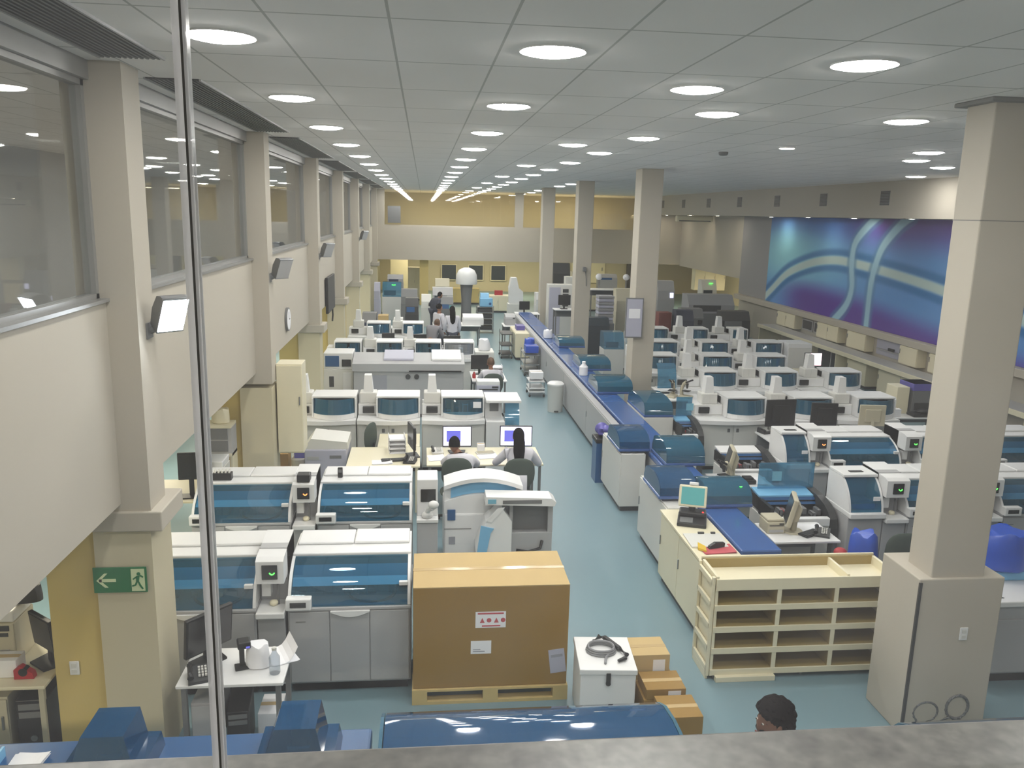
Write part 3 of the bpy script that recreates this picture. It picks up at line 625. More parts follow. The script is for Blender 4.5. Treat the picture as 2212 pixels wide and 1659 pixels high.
def hasp_box():
    t=T('storage_box','white lidded box with a black hasp beside the cardboard crate','box',(1.645,6.70,0),-.08)
    B(-.245,.245,-.28,.28,0,.55,bev=.008).build('body',M['white'],t); B(-.255,.255,-.29,.29,.55,.60,bev=.006).build('lid',M['white'],t)
    MB().box(-.02,.02,-.298,-.29,.46,.57,bev=.004).cyl((0,-.3,.47),(0,-.285,.47),.022).build('hasp',M['black'],t)
    L=[]
    for k in range(66):
        a=2*PI*k/22; r=.13-.006*(k//22); L.append((-.03+r*math.cos(a),.03+r*.85*math.sin(a),.612+.018*(k//22)+.002*math.sin(3*a)))
    o=MB().tube(L+[(.0,-.1,.612),(-.02,-.2,.612)],.011,n=6).build('coiled_hose',M['cable']); o.matrix_world=Matrix.Translation((1.645,6.70,0))@Matrix.Rotation(-.08,4,'Z')
    tag(o,'coil of grey hose lying on the white lidded box','hose')
    o=MB().tube([(-.08,.16,.625),(-.02,.24,.63),(.03,.22,.63),(.14,.03,.628),(.19,-.08,.628),(.17,-.13,.625),(.10,-.17,.62)],[.018,.022,.024,.022,.022,.02,.014]).build('cable_duct',M['black']); o.matrix_world=Matrix.Translation((1.645,6.70,0))@Matrix.Rotation(-.08,4,'Z')
    tag(o,'bent black cable duct lying on the white lidded box','cable')
hasp_box()
carton('cardboard_box','flat-topped light brown box, topmost at the back of the small stack',1.92,2.27,6.72,7.05,.302,.55,'cardl')
carton('cardboard_box','wide brown box at the bottom of the small stack',1.95,2.33,6.40,7.05,0,.30)
carton('cardboard_box','thin brown box with white labels at the front of the small stack',1.97,2.33,6.40,6.70,.302,.40)
carton('cardboard_box','plain brown box standing in front of the small stack',2.03,2.37,6.04,6.37,.122,.36,lab=False)
carton('cardboard_box','low brown box under the plain box in front of the small stack',2.05,2.40,6.0,6.37,0,.12,lab=False)
# ------------------------------------------------------------------ machines standing below the gallery window
def hood_unit(name,label,x0,x1,y0,y1,zt,m='lidn'):
    t=T(name,label,'analyzer',((x0+x1)/2,(y0+y1)/2,0)); X=(x1-x0)/2; Y=(y1-y0)/2
    B(-X,X,-Y,Y,0,zt-.26,bev=.01).build('cabinet_body',M['grey'],t)
    P=[(Y,zt-.26),(Y-.02,zt-.19),(Y-.10,zt-.10),(Y-.25,zt-.03),(Y-.45,zt),(-Y,zt)]
    MB().shell(P,'x',-X+.03,X-.03,-.008).build('lid',M[m],t)
    for a in (-X,X-.025): MB().prism(P+[(-Y,zt-.26)],'x',a,a+.022).build('side_panel',M['lidc'],t)
    b=MB().box(-X+.05,X-.05,-Y+.02,Y-.06,zt-.26,zt-.20,m=M['dblue'])
    for k in range(4): b.box(-X+.06,X-.06,Y-.6+.11*k,Y-.53+.11*k,zt-.20,zt-.15+.02*(3-k)-.01,bev=.01,m=M['sky' if k%2 else 'navy'])
    b.build('interior_deck',M['dblue'],t)
hood_unit('hooded_analyzer','long glossy blue curved hood of the analyzer under the gallery window',-.27,1.64,4.05,5.10,1.30)
hood_unit('hooded_analyzer','grey-blue hood edge below the foot of the near column',3.22,6.2,3.9,4.80,1.27)
def track_low():
    t=T('sample_track','blue covered sample track running along the wall under the gallery window','conveyor',(-3,4.72,0))
    B(-2.6,2.66,-.3,.33,0,.93,bev=.01).build('cabinet_body',M['grey'],t); B(-2.6,2.66,-.3,.35,.93,1.05,bev=.02).build('track_cover',M['navy'],t)
    for k,(x,lab) in enumerate(((-1.93,'blue clear cover with dark mechanism on the low track, before the exit pillar'),(-.79,'blue clear cover with dark mechanism on the low track, before the cluttered table'))):
        u=T('module_cover',lab,'module',(x,4.78,1.05))
        MB().prism([(-.26,0),(.26,0),(.24,.10),(-.24,.10)],'y',-.18,.20).build('base_cover',M['lidn'],u)
        MB().prism([(-.19,.10),(.17,.10),(.13,.30),(-.12,.30)],'y',-.14,.17).build('upper_cover',M['lidn'],u)
        MB().box(-.04,.06,-.02,.08,.0,.24,bev=.01,m=M['black']).cyl((-.06,-.05,.1),(.08,-.05,.1),.02,m=M['steel']).build('mechanism',M['black'],u)
    u=T('blue_tray','light blue tray beside white paper on the low track','tray',(-2.83,4.78,1.05)); MB().box(-.2,.2,-.15,.15,0,.03).box(-.2,-.185,-.15,.15,.03,.07).box(.185,.2,-.15,.15,.03,.07).build('tray_body',M['sky'],u)
    sheet('paper_sheets','white paper beside the light blue tray on the low track',(-2.47,4.8,1.052),.2,.28)
track_low()
# ------------------------------------------------------------------ cluttered table by the exit pillar
table('work_table','white table crowded with equipment before the blue hoods',(-1.54,6.44,0),.84,.58,.75)
monitor('monitor','dark monitor turned sideways on the cluttered white table',(-1.78,6.52,.75),.85,.44,.36,tilt=.12,stand=.10)
def phone(label,loc,rz=0,m='dgrey'):
    t=T('telephone',label,'telephone',loc,rz); MB().prism([(-.10,0),(.10,0),(.10,.06),(-.10,.025)],'x',-.09,.09).build('base_body',M[m],t)
    MB().tube([(-.07,-.09,.055),(-.07,-.05,.075),(-.07,.05,.08),(-.07,.09,.07)],[.026,.018,.018,.026]).build('receiver',M['black'],t)
    k=MB()
    for i in range(3):
        for j in range(4): k.box(-.01+.025*i,.006+.025*i,-.06+.03*j,-.04+.03*j,.04+.008*j,.052+.008*j)
    k.build('keys',M['offw'],t)
phone('grey desk telephone on the cluttered white table',(-1.80,6.27,.75),.3)
mouse('black computer mouse at the front edge of the cluttered table',(-1.66,6.22,.75),.4)
def scanner_stand():
    t=T('barcode_scanner','black barcode scanner upright on its stand on the cluttered table','scanner',(-1.49,6.40,.75),.3)
    MB().box(-.06,.06,-.05,.05,0,.02,bev=.006).box(-.02,.02,.0,.03,.02,.2).build('stand',M['black'],t); B(-.035,.07,-.06,.05,.19,.25,bev=.012).build('scanner_head',M['black'],t); B(.03,.06,-.064,-.06,.2,.215).build('led_window',M['scrb'],t)
scanner_stand()
def bag(name,label,loc,r,m,cat='bag',seed=1,open_=True):
    rnd=random.Random(seed); mb=MB(); ph=[rnd.uniform(0,6.3) for _ in range(4)]
    prof=[(.75,0),(.95,.05),(1,.35),(.93,.7),(.85,.95),(.78,1.0)]
    n=18; rings=[]
    for q,(rr,z) in enumerate(prof):
        rings.append([mb.bm.verts.new((r[0]*rr*(1+.07*math.sin(3*a+ph[0]+q)+.05*math.sin(5*a+ph[1]))*math.cos(a),r[1]*rr*(1+.07*math.cos(4*a+ph[2]+q*.7))*math.sin(a),r[2]*z*(1+(.07*math.sin(4*a+ph[3]) if z>.6 else 0)))) for a in [2*PI*k/n for k in range(n)]])
    for u,w_ in zip(rings,rings[1:]):
        for i in range(n):
            f=mb.bm.faces.new((u[i],u[(i+1)%n],w_[(i+1)%n],w_[i])); f.smooth=True
    mb.bm.faces.new(rings[0][::-1]); f=mb.bm.faces.new(rings[-1])
    o=mb.build(name,M[m]); o.location=loc; return tag(o,label,cat)
bag('paper_bag','white crumpled bag standing on the cluttered table',(-1.36,6.42,.75),(.10,.08,.2),'paper',seed=3)
def bottle(name,label,loc,r=.04,h=.2,m='clearb',cap='offw'):
    t=T(name,label,'bottle',loc); MB().lathe([(r*.9,0),(r,.01),(r,h*.65),(r*.45,h*.85),(r*.4,h*.95)],16).build('body',M[m],t); MB().cyl((0,0,h*.95),(0,0,h*1.05),r*.45).build('cap',M[cap],t)
bottle('clear_bottle','clear plastic bottle beside the white bag on the cluttered table',(-1.21,6.30,.75),.045,.22)
sheet('paper_sheets','white sheets hanging over the corner of the cluttered table',(-1.20,6.57,.752),.21,.3,.5,5,curl=.25)
tower_pc('desktop_computer','black computer tower under the cluttered white table',(-1.54,6.48,0),.1)
cupboard('drawer_unit','light grey drawer unit under the cluttered white table',-1.87,-1.65,6.22,6.62,.18,.55,'grey',1,plinth=False)
bag('rubbish_bag','dark crumpled bag on the floor under the cluttered table',(-1.8,6.36,0),(.13,.12,.17),'dgrey',seed=5)
carton('paper_box','white paper box on the floor beside the cluttered table',-1.39,-1.20,6.42,6.72,0,.30,'paper',lab=False)
# ------------------------------------------------------------------ office corner under the gallery
table('office_desk','cream desk under the gallery at the edge of the exit pillar',(-3.75,6.58,0),1.55,.72,.75,top='lam',leg='beige',cat='desk')
monitor('monitor','black monitor angled on the cream desk next to the pillar',(-3.10,6.56,.75),-.7,.34,.30,tilt=.1,stand=.14)
def printer(name,label,loc,W,D,Hh,rz=0,m='offw',top='white',cat='printer'):
    t=T(name,label,cat,loc,rz); X=W/2; Y=D/2
    B(-X,X,-Y,Y,0,Hh*.8,bev=.012).build('body',M[m],t); B(-X+.005,X-.005,-Y+.02,Y,Hh*.8,Hh,bev=.012).build('scanner_lid',M[top],t)
    MB().box(-X*.8,X*.8,-Y-.006,-Y,Hh*.12,Hh*.30,m=M['grey']).box(-X*.8,X*.8,-Y-.004,-Y,Hh*.55,Hh*.62,m=M['dgrey']).build('paper_tray',M['grey'],t)
    B(X*.3,X*.85,-Y-.008,-Y,Hh*.66,Hh*.76,bev=.002).build('control_panel',M['dgrey'],t)
printer('desk_printer','boxy beige printer with white top on the cream desk',(-3.56,6.74,.752),.46,.36,.46,m='beige')
carton('tray_box','white box lying in front of the beige printer on the cream desk',-3.62,-3.24,6.36,6.52,.752,.90,'paper',lab=False)
def redthing():
    t=T('tape_dispenser','red and black desk dispenser beside the white box on the cream desk','stationery',(-3.18,6.36,.752)); MB().prism([(-.07,0),(.08,0),(.07,.05),(-.02,.11),(-.07,.08)],'y',-.03,.03).build('body',M['red'],t); MB().cyl((.0,-.032,.06),(.0,.032,.06),.035).build('roll',M['black'],t)
redthing()
tower_pc('desktop_computer','tall black computer under the cream office desk',(-3.13,6.54,.05),.05,s=1.3)
cupboard('drawer_unit','beige drawer unit under the cream office desk',-3.75,-3.30,6.30,6.80,0,.62,'beige',1)
MBt=MB().box(-3.35,-2.97,6.4,6.84,0,.05,bev=.01); tag(MBt.build('computer_trolley',M['beige']),'low beige trolley under the tall black computer','trolley')
def bagdark():
    bag('handbag','dark brown bag on top of the beige printer',(-3.30,6.78,1.213),(.12,.08,.14),'dgrey',seed=8)
bagdark()
table('office_desk','cream desk under the gallery behind the second hooded row',(-3.35,10.78,0),1.4,.9,.80,top='lam',leg='beige',cat='desk')
monitor('monitor','black monitor on the gallery desk behind the second hooded row',(-2.98,10.50,.80),.1,.30,.36,stand=.24)
sheet('paper_stack','stack of white paper beside the black monitor under the gallery',(-3.55,10.6,.80),.3,.4,n=12,curl=.2)
carton('folder_stack','yellow stack of folders at the edge of the gallery desk',-3.34,-3.16,10.35,10.55,.80,.90,'cardl',lab=False)
printer('desk_printer','white printer on the shelf end of the gallery desk',(-2.78,10.85,.80),.34,.4,.42)
def shelf_office():
    t=T('office_shelf','cream shelf with grey drawers behind the gallery desk','shelf',(-2.75,11.25,0)); MB().box(-.25,.16,-.14,.16,1.2,1.56,m=M['grey']).box(-.25,.16,-.16,.16,1.56,1.6,m=M['lam']).box(-.25,.16,-.16,.16,1.16,1.2,m=M['lam']).box(-.25,-.22,-.14,.16,0,1.2,m=M['lam']).box(.13,.16,-.14,.16,0,1.2,m=M['lam']).build('body',M['lam'],t)
    for k in range(2): B(-.2,.11,-.15,-.14,1.23+.17*k,1.38+.17*k,bev=.003).build('drawer',M['mgrey'],t)
shelf_office()
bag('paper_bag','cream bag on top of the shelf behind the gallery desk',(-2.75,11.25,1.6),(.12,.1,.2),'lam',seed=9)
# ------------------------------------------------------------------ desks of the office island
cupboard('wall_cabinet','tall cream cabinet hung on the side of the second window pillar',-2.08,-1.72,11.72,12.1,1.02,2.33,'lam',1,plinth=False,face='y')
carton('cardboard_box','brown box on the floor cabinet below the hung cream cabinet',-2.38,-2.12,12.75,13.05,.42,.70,lab=False)
bottle('round_canister','white round canister beside the copier',(-1.98,12.85,.42),.11,.27,'offw','lam')
cupboard('low_cupboard','low cream cupboard between the window pillar and the copier',-2.5,-1.88,12.6,13.2,0,.42,'lam',2)
carton('purple_carton','purple and white carton stacked beside the copier',-1.98,-1.80,12.45,12.62,.72,.86,'purple',lab=False)
def copier():
    t=T('photocopier','lavender-grey photocopier seen from behind between cabinets and desk','copier',(-1.5,12.75,0))
    B(-.32,.32,-.33,.33,.05,.86,bev=.015).build('body',M['lav'],t); MB().prism([(-.34,.86),(.34,.86),(.33,.97),(-.22,1.03)],'y',-.30,.33).build('document_feeder',M['offw'],t)
    for k,(x,z) in enumerate(((.14,.72),(.16,.52),(-.12,.36),(-.2,.7))): B(x-.08,x+.1,-.336,-.33,z,z+.05,bev=.002).build('rear_vent',M['mgrey' if k<2 else 'grey'],t)
    for x in (-.26,.26):
        for y in (-.26,.26): MB().cyl((x,y-.015,.03),(x,y+.015,.03),.03).build('caster',M['black'],t)
copier()
table('office_desk','long cream desk with letter trays beside the copier',(-.60,12.42,0),1.10,1.05,.75,top='lam',leg='lam',modesty='lam',cat='desk')
def trays(label,loc,rz=0,n=4):
    t=T('letter_tray',label,'letter tray',loc,rz)
    for k in range(n): MB().box(-.13,.13,-.17,.17,.07*k,.07*k+.012).box(-.13,-.122,-.17,.17,.07*k,.07*k+.05).box(.122,.13,-.17,.17,.07*k,.07*k+.05).box(-.11,.11,-.16,.15,.07*k+.012,.07*k+.02).build('tray',M['paper'],t)
trays('stack of white letter trays on the long cream desk',(-.42,12.72,.75),.1)
monitor('monitor','black monitor seen edge-on with a cluster of cables on the long cream desk',(-.18,12.45,.75),-1.35,.46,.36,stand=.14)
sheet('paper_sheets','loose white papers at the front of the long cream desk',(-.62,12.1,.752),.3,.22,.1,6)
keyboard('black keyboard between papers and monitor on the long cream desk',(-.42,12.2,.752),.15)
phone('black telephone by the edge-on monitor on the long cream desk',(-.2,12.1,.752),-.2,'black')
table('office_desk','narrow cream desk section behind the letter trays',(-.40,13.36,0),.68,.80,.75,top='lam',leg='lam',modesty='lam',cat='desk')
chair('office_chair','empty dark green chair between copier and letter trays',(-1.08,13.42,0),1.2)
table('computer_desk','white two-seat computer desk facing the analyzers with blue windows',(.94,12.42,0),1.78,.95,.75,top='lam',leg='mgrey',modesty='dgrey',cat='desk')
monitor('monitor','lit monitor in front of the seated person with short dark hair',(.53,12.6,.75),0,.46,.34,lit='scr',stand=.10)
monitor('monitor','lit monitor in front of the seated person with long hair',(1.47,12.6,.75),-.04,.52,.34,lit='scr',stand=.10)
sheet('paper_sheets','papers beside the white telephone on the two-seat desk',(.20,12.3,.752),.25,.3,.1,4)
phone('white telephone at the end of the two-seat desk',(.22,12.6,.752),.1,'offw')
sheet('paper_sheets','papers between the two seated people',(1.0,12.35,.752),.3,.22,.2,5)
keyboard('white keyboard between the two seated people',(.98,12.55,.752),.2,'offw',.3)
carton('tissue_box','small white box between the lit monitors',.86,.98,12.66,12.78,.752,.86,'paper',lab=False)
mouse('dark mouse on the aisle end of the two-seat desk',(1.74,12.4,.752))
chair('office_chair','dark green chair under the person with short dark hair',(.48,11.55,0),.0)
chair('office_chair','dark green chair with a coat under the person with long hair',(1.38,11.50,0),.0)
o=MB().shell([(-.30,.45),(-.31,.7),(-.29,.80),(-.27,.82)],'x',-.10,.10,.01).build('folded_cloth',M['coat']); o.location=(1.38,11.47,0); tag(o,'white cloth hanging over the chair of the long haired person','cloth')
# ------------------------------------------------------------------ rows of bench analyzers with blue windows on the window side
immuno('immunoassay_analyzer','blue-windowed analyzer at the window end of the row behind the copier',(-1.71,13.85,0),1.10)
immuno('immunoassay_analyzer','blue-windowed analyzer in the middle of the row behind the letter trays',(-.60,13.85,0),1.08)
immuno('immunoassay_analyzer','blue-windowed analyzer with a paper notice, behind the two-seat desk',(.52,13.85,0),1.10,lidm='lid')
o=B(-.07,.07,-.004,0,0,.11).build('paper_notice',M['paper']); o.location=(.93,13.93,1.16); tag(o,'white paper notice stuck on a blue analyzer window','notice')
def side_mod():
    t=T('sample_loader','white loader with tinted slanted cover at the aisle end of the window-side row','analyzer module',(1.37,13.9,0))
    B(-.28,.05,0,.75,.0,.92,bev=.01).build('cabinet_body',M['white'],t); B(.05,.30,.1,.75,.05,.62,bev=.01).build('lower_body',M['grey'],t)
    MB().box(-.28,.34,.05,.75,1.24,1.29,bev=.01).box(-.28,.02,.3,.75,.92,1.24).build('top_cover',M['white'],t); B(-.2,-.04,.29,.3,1.04,1.2).build('display',M['mgrey'],t)
    MB().shell([(.02,.66),(.05,.9),(.12,1.1),(.2,1.24)],'x',.06,.31,.008).build('tinted_cover',M['lidc'],t); B(.07,.3,.25,.6,.62,.8,bev=.01).build('rack_bay',M['dgrey'],t)
side_mod()
def grey_machine():
    t=T('large_grey_analyzer','long grey machine seen from behind with two round ports and a taped sheet','analyzer',(-.32,17.6,0))
    B(-1.2,1.2,.25,.95,.08,1.05,bev=.015).build('body',M['grey'],t); B(-1.15,1.15,.3,.9,0,.08).build('plinth',M['dgrey'],t)
    MB().prism([(.20,1.05),(.20,1.22),(.34,1.26),(.9,1.36),(.95,1.05)],'x',-1.22,1.22).build('upper_housing',M['grey'],t)
    MB().box(.0,1.15,.18,.2,1.045,1.075,m=M['black']).build('gap_line',M['black'],t)
    for x in (-.02,.17): MB().cyl((x,.25,.93),(x,.225,.93),.055,n=20).build('round_port',M['dgrey'],t)
    B(-.85,-.48,.243,.25,.62,.96).build('taped_sheet',M['label_grey'],t)
    MB().prism([(.35,1.27),(.90,1.37),(.90,1.42),(.36,1.31)],'x',-.55,.1,m=M['lav']).prism([(.35,1.27),(.90,1.37),(.90,1.43),(.36,1.31)],'x',.5,1.15,m=M['white']).build('lid',M['white'],t)
grey_machine()
def stack_an():
    t=T('cabinet_analyzer','white cabinet analyzer with blue window and dark screen at the window wall','analyzer',(-1.88,18.2,0))
    B(-.32,.32,0,.7,.05,1.02,bev=.01).build('body',M['offw'],t); B(-.32,.32,.02,.7,1.02,1.38,bev=.015).build('upper_housing',M['white'],t)
    B(-.28,.02,.0,.02,1.08,1.32,bev=.004).build('window',M['navy'],t); B(.08,.28,.0,.02,1.08,1.24,bev=.004).build('display',M['screen'],t)
    B(-.2,-.1,-.006,0,.62,.86).build('handle_recess',M['dgrey'],t); B(.1,.28,-.012,0,.1,.95,bev=.004).build('door',M['white'],t)
stack_an()
carton('cardboard_box','brown box beside the long grey machine with round ports',-1.80,-1.58,17.5,17.72,0,.62)
o=bag('waste_bag','white and pink bag on the floor by the window-side cabinet analyzer',(-2.02,17.75,0),(.12,.12,.5),'paper',seed=12)
table('computer_desk','white desk at the aisle beyond the blue-windowed row',(1.50,18.85,0),.80,1.2,.75,cat='desk')
monitor('monitor','dark monitor in front of the person at the aisle desk',(1.32,19.1,.75),.1,.42,.34,stand=.12)
printer('desk_printer','pale grey printer on a stand behind the chair at the aisle desk',(1.38,17.3,.552),.50,.36,.42,m='lav')
tag(MB().box(1.1,1.66,17.1,17.5,.5,.55,bev=.01).box(1.12,1.16,17.12,17.48,0,.5).box(1.6,1.64,17.12,17.48,0,.5).build('printer_stand',M['mgrey']),'grey stand under the pale printer at the aisle desk','stand')
bottle('red_bottle','small red bottle at the edge of the aisle desk',(1.16,18.6,.75),.04,.14,'red','red')
chair('office_chair','dark green chair of the person at the aisle desk',(1.52,17.85,0),0)
trays('white trays beyond the monitor on the aisle desk',(1.74,19.25,.75),0,3)
for k,(x,w_,lab) in enumerate(((-1.95,.85,'at the window wall'),(-1.0,.98,'beside the window-wall one'),(-.02,.92,'in the middle'))):
    immuno('immunoassay_analyzer','split blue-windowed analyzer %s of the row past the long grey machine'%lab,(x,20.0,0),w_,win=.6,chim=k>0,split=True,lidm='lid')
def grey_top():
    immuno('immunoassay_analyzer','grey-windowed analyzer at the aisle end of the row past the long grey machine',(.86,20.0,0),.8,win=.70,chim=False,lidm='clearb')
grey_top()
immuno('immunoassay_analyzer','blue-windowed analyzer by the cream carton near the window wall',(-1.55,23.5,0),1.2,win=.62)
immuno('immunoassay_analyzer','blue-windowed analyzer before the people in white coats',(-.46,23.5,0),.92,win=.55)
for k,(x,y,w_,lab) in enumerate(((-.95,22.2,.34,'small dark monitor standing behind the split-window row near the wall'),(-.1,22.0,.36,'dark monitor behind the split-window row, by the person in grey'),(.75,21.8,.46,'wide dark monitor behind the split-window row, nearest the aisle'))):
    monitor('monitor',lab,(x,y,.86),.1,w_,.28,stand=.12)
table('instrument_bench','narrow bench carrying three dark monitors',(-.1,22.05,0),2.6,.5,.86,cat='bench')
# ------------------------------------------------------------------ counters and the blue track along the aisle
cupboard('counter_cabinet','cream counter cabinet at the aisle, papers and touch terminal on top',2.97,3.42,7.98,9.46,0,.89,'lam',2,face='x')
tag(B(2.94,3.44,7.95,9.48,.892,.925,bev=.006).build('worktop',M['lam']),'cream worktop of the counter cabinet beside the open shelves','worktop')
cupboard('counter_cabinet','grey counter cabinet under the blue clear cover, beyond the touch terminal',3.06,3.44,9.52,10.85,0,.92,'offw',1,face='x')
cupboard('counter_cabinet','short grey counter cabinet jutting into the aisle beside the blue bin',3.02,3.40,11.86,13.15,0,.92,'offw',1,face='x')
cupboard('aisle_counter','long grey counter front running along the aisle past the blue bin',3.30,3.44,13.2,29.9,0,.90,'grey',6,face='x')
t=T('sample_track','long blue covered track running along the aisle counters','conveyor',(3.70,8.12,0))
B(-.22,.22,0,21.8,0,.86).build('track_base',M['grey'],t)
for k in range(12): B(-.235,.235,.005+1.817*k,1.812+1.817*k,.86,.945,bev=.02).build('track_cover',M['track'],t)
def touch():
    t=T('touch_terminal','small white-framed touch screen on a black base, on the cream counter','terminal',(3.20,9.05,.925),-.35)
    MB().box(-.16,.18,-.20,.20,0,.045,bev=.01).box(-.15,.17,.02,.20,.045,.11,bev=.02).build('base_body',M['black'],t)
    B(-.13,.02,-.17,.0,.045,.05).build('printer_slot',M['mgrey'],t)
    R=Rax(-.25,'X',(0,.06,.30)); MB().cyl((0,.10,.05),(0,.09,.24),.04).build('neck',M['black'],t)
    s=B(-.165,.165,.04,.09,.17,.43,bev=.015,R=R).build('screen_frame',M['lam'],t); B(-.135,.135,.035,.04,.20,.405,R=R).build('screen',M['scrt'],s)
    MB().box(-.05,.06,.04,.09,.43,.47,bev=.01,R=R).build('card_reader',M['white'],t); MB().ell((.13,-.0,.13),(.012,.012,.008),8,6).build('status_light',M['led_r'],t)
touch()
t=T('document_tray','grey clipboard tray of files on the cream counter','tray',(3.18,8.42,.925),-.05)
B(-.22,.21,-.17,.22,0,.02,bev=.005).build('board',M['offw'],t); MB().box(-.05,.02,.19,.215,.02,.04).box(.1,.15,.19,.215,.02,.04).build('clip',M['dgrey'],t)
sheet('file_folders','red and white files at the edge of the grey clipboard tray',(3.22,8.2,.926),.36,.22,.06,6,mat='label_red'); 
tag(MB().prism([(3.0,8.20),(3.07,8.12),(3.10,8.24),(3.05,8.36)],'z',.9335,.955).build('memo_pad',M['yellow']),'yellow memo pad beside the black stapler on the cream counter','memo pad')
def stapler():
    t=T('stapler','black stapler lying on files on the cream counter','stapler',(3.22,8.24,.9355),.25); B(-.10,.10,-.022,.022,0,.018,bev=.005).build('base_plate',M['black'],t); MB().prism([(-.09,.018),(.10,.02),(.10,.05),(-.02,.065),(-.09,.03)],'y',-.02,.02).build('upper_arm',M['black'],t)
stapler()
# blue modules straddling or standing beside the track
def track_module(label,x0,x1,y0,y1,zb=.95,zt=1.22,m='lidt',cab=False,led=None,sx=1,side='offw'):
    t=T('track_module',label,'module',((x0+x1)/2,(y0+y1)/2,0 if cab else zb)); X=(x1-x0)/2; Y=(y1-y0)/2; z=zb if cab else 0; hh=zt-zb
    if cab: B(-X,X,-Y,Y,0,zb,bev=.008).build('cabinet_body',M[side],t)
    B(-X,X,-Y,Y,z,z+.05,bev=.015).build('base_body',M['track'],t)
    P=[(-Y+.01,z+.05),(-Y+.02,z+hh*.55),(-Y+.10,z+hh*.85),(-Y*.35,z+hh),(Y*.4,z+hh),(Y-.08,z+hh*.85),(Y-.01,z+hh*.4),(Y-.01,z+.05)]
    MB().shell(P,'x',-X+.02,X-.02,-.008).prism(P,'x',-X+.012,-X+.02).prism(P,'x',X-.02,X-.012).build('clear_cover',M[m],t)
    i=MB()
    for k in range(5): i.box(-X*.8+X*.32*k,-X*.55+X*.32*k,-Y*.6+.05*(k%2),Y*.4,z+.05,z+hh*(.4+.08*((k*3)%4)),bev=.012,m=M[('dblue','black','dteal','navy','dgrey')[k]])
    i.box(-X*.85,X*.85,Y*.45,Y*.6,z+.05,z+hh*.72,m=M['dblue']); i.build('mechanism',M['dblue'],t)
    if led: MB().tube([(X*.5+.03*q/5,-Y*.7,z+hh*.9+.008*((q-2.5)/2.5)**2) for q in range(6)],.005,n=6).build('readout',M[led],t)
    return t
track_module('navy clear cover on the grey cabinet beside the blue bin',2.98,3.48,11.9,12.75,m='lidn')
track_module('navy clear cover just past the touch terminal, on the aisle edge',3.0,3.52,9.75,10.55,m='lidn')
track_module('teal clear cover straddling the track behind the touch terminal, green readout',3.50,4.12,9.42,10.05,led='led_g')
track_module('rounded teal cover with bright glints across the track from the beige terminal',3.50,4.10,11.15,11.95,zt=1.26)
track_module('teal cover on a white cabinet beside the dark stainer, at the track',3.95,4.50,14.05,15.3,cab=True,zt=1.24)
track_module('blue-green cover on the track just before the column with the notice board',3.50,4.25,16.0,17.0,zt=1.22)
track_module('blue-green cover beside the white jug on the track',3.62,4.36,18.5,19.6,cab=False,zt=1.2)
track_module('small teal cover at the far part of the track, near the second column',3.65,4.38,21.8,22.8,zt=1.18)
bottle('white_jug','white plastic jug standing on the blue track',(3.60,18.0,.945),.10,.30,'paper','paper')
bag('white_bag','round white bag on the blue track towards the far column',(3.62,23.6,.945),(.14,.14,.24),'paper',seed=4)
# things standing in the aisle along the counter
def bin_blue():
    t=T('waste_bin','tall dark blue bin with black lid beside the grey counter','bin',(3.03,13.42,0))
    MB().prism([(-.10,-.17),(.10,-.17),(.10,.17),(-.10,.17)],'z',0,.70).build('body',M['navy'],t); B(-.115,.115,-.185,.185,.70,.78,bev=.02).build('lid',M['black'],t)
    tag(MB().ell((0,0,0),(.1,.12,.12),fn=lambda x,y,z:(x*(1+.2*math.sin(5*y+2*z)),y*(1+.2*math.sin(6*z)),z)).ell((.06,-.08,.02),(.08,.09,.07),fn=lambda x,y,z:(x*(1+.2*math.sin(6*y)),y,z)).ell((.02,.1,-.02),(.09,.08,.08)).build('bag_bundle',M['purple']),'purple bag heaped on the lid of the blue bin','bag').location=(3.05,13.45,.90)
bin_blue()
def round_bin():
    t=T('round_bin','white round pedal bin in the aisle by the long counter front','bin',(3.05,18.45,0)); MB().lathe([(.17,0),(.175,.02),(.19,.62),(.195,.63)],24).build('body',M['offw'],t); MB().lathe([(.20,.63),(.20,.66),(.15,.70),(0,.71)],24).build('lid',M['white'],t); B(-.05,.05,-.2,-.17,.02,.05,bev=.005).build('pedal',M['dgrey'],t)
round_bin()
def cart(name,label,x0,x1,y0,y1,h,m,cat='cart'):
    t=T(name,label,cat,((x0+x1)/2,(y0+y1)/2,0)); X=(x1-x0)/2; Y=(y1-y0)/2
    mb=MB()
    for z in (.12,h*.5,h-.04): mb.box(-X,X,-Y,Y,z,z+.03,bev=.006)
    mb.build('shelf',M[m],t)
    for sx in (-1,1):
        for sy in (-1,1): MB().cyl((sx*(X-.02),sy*(Y-.02),.08),(sx*(X-.02),sy*(Y-.02),h+.05),.012).build('leg',M['steel'],t); MB().ell((sx*(X-.02),sy*(Y-.02),.04),(.03,.02,.04),10,8).build('caster',M['black'],t)
    return t
cart('trolley','low white trolley in the aisle behind the round white bin',2.62,3.02,19.9,20.5,.42,'white')
carton('foam_box','white foam box riding on the low aisle trolley',2.66,2.98,19.95,20.35,.455,.62,'paper',lab=False)
cart('trolley','grey wire trolley with blue crates along the long counter front',2.82,3.26,22.6,23.6,.62,'steel')
carton('blue_crate','dark blue crate on the wire trolley',2.86,3.22,22.65,23.1,.655,.85,'bluebag',lab=False)
bag('blue_bag','bright blue bag piled on the wire trolley',(3.04,23.3,.655),(.16,.16,.32),'bluebag',seed=6)
cupboard('counter_cabinet','cream cabinet standing against the far part of the aisle counter',2.86,3.28,25.2,26.9,0,.84,'lam',2,face='x')
carton('purple_crate','purple crate on the cream aisle cabinet',2.95,3.22,25.9,26.4,.842,.98,'purple',lab=False)
cart('trolley','dark trolley of trays against the cream aisle cabinet',2.42,2.78,25.4,26.2,.8,'dgrey')
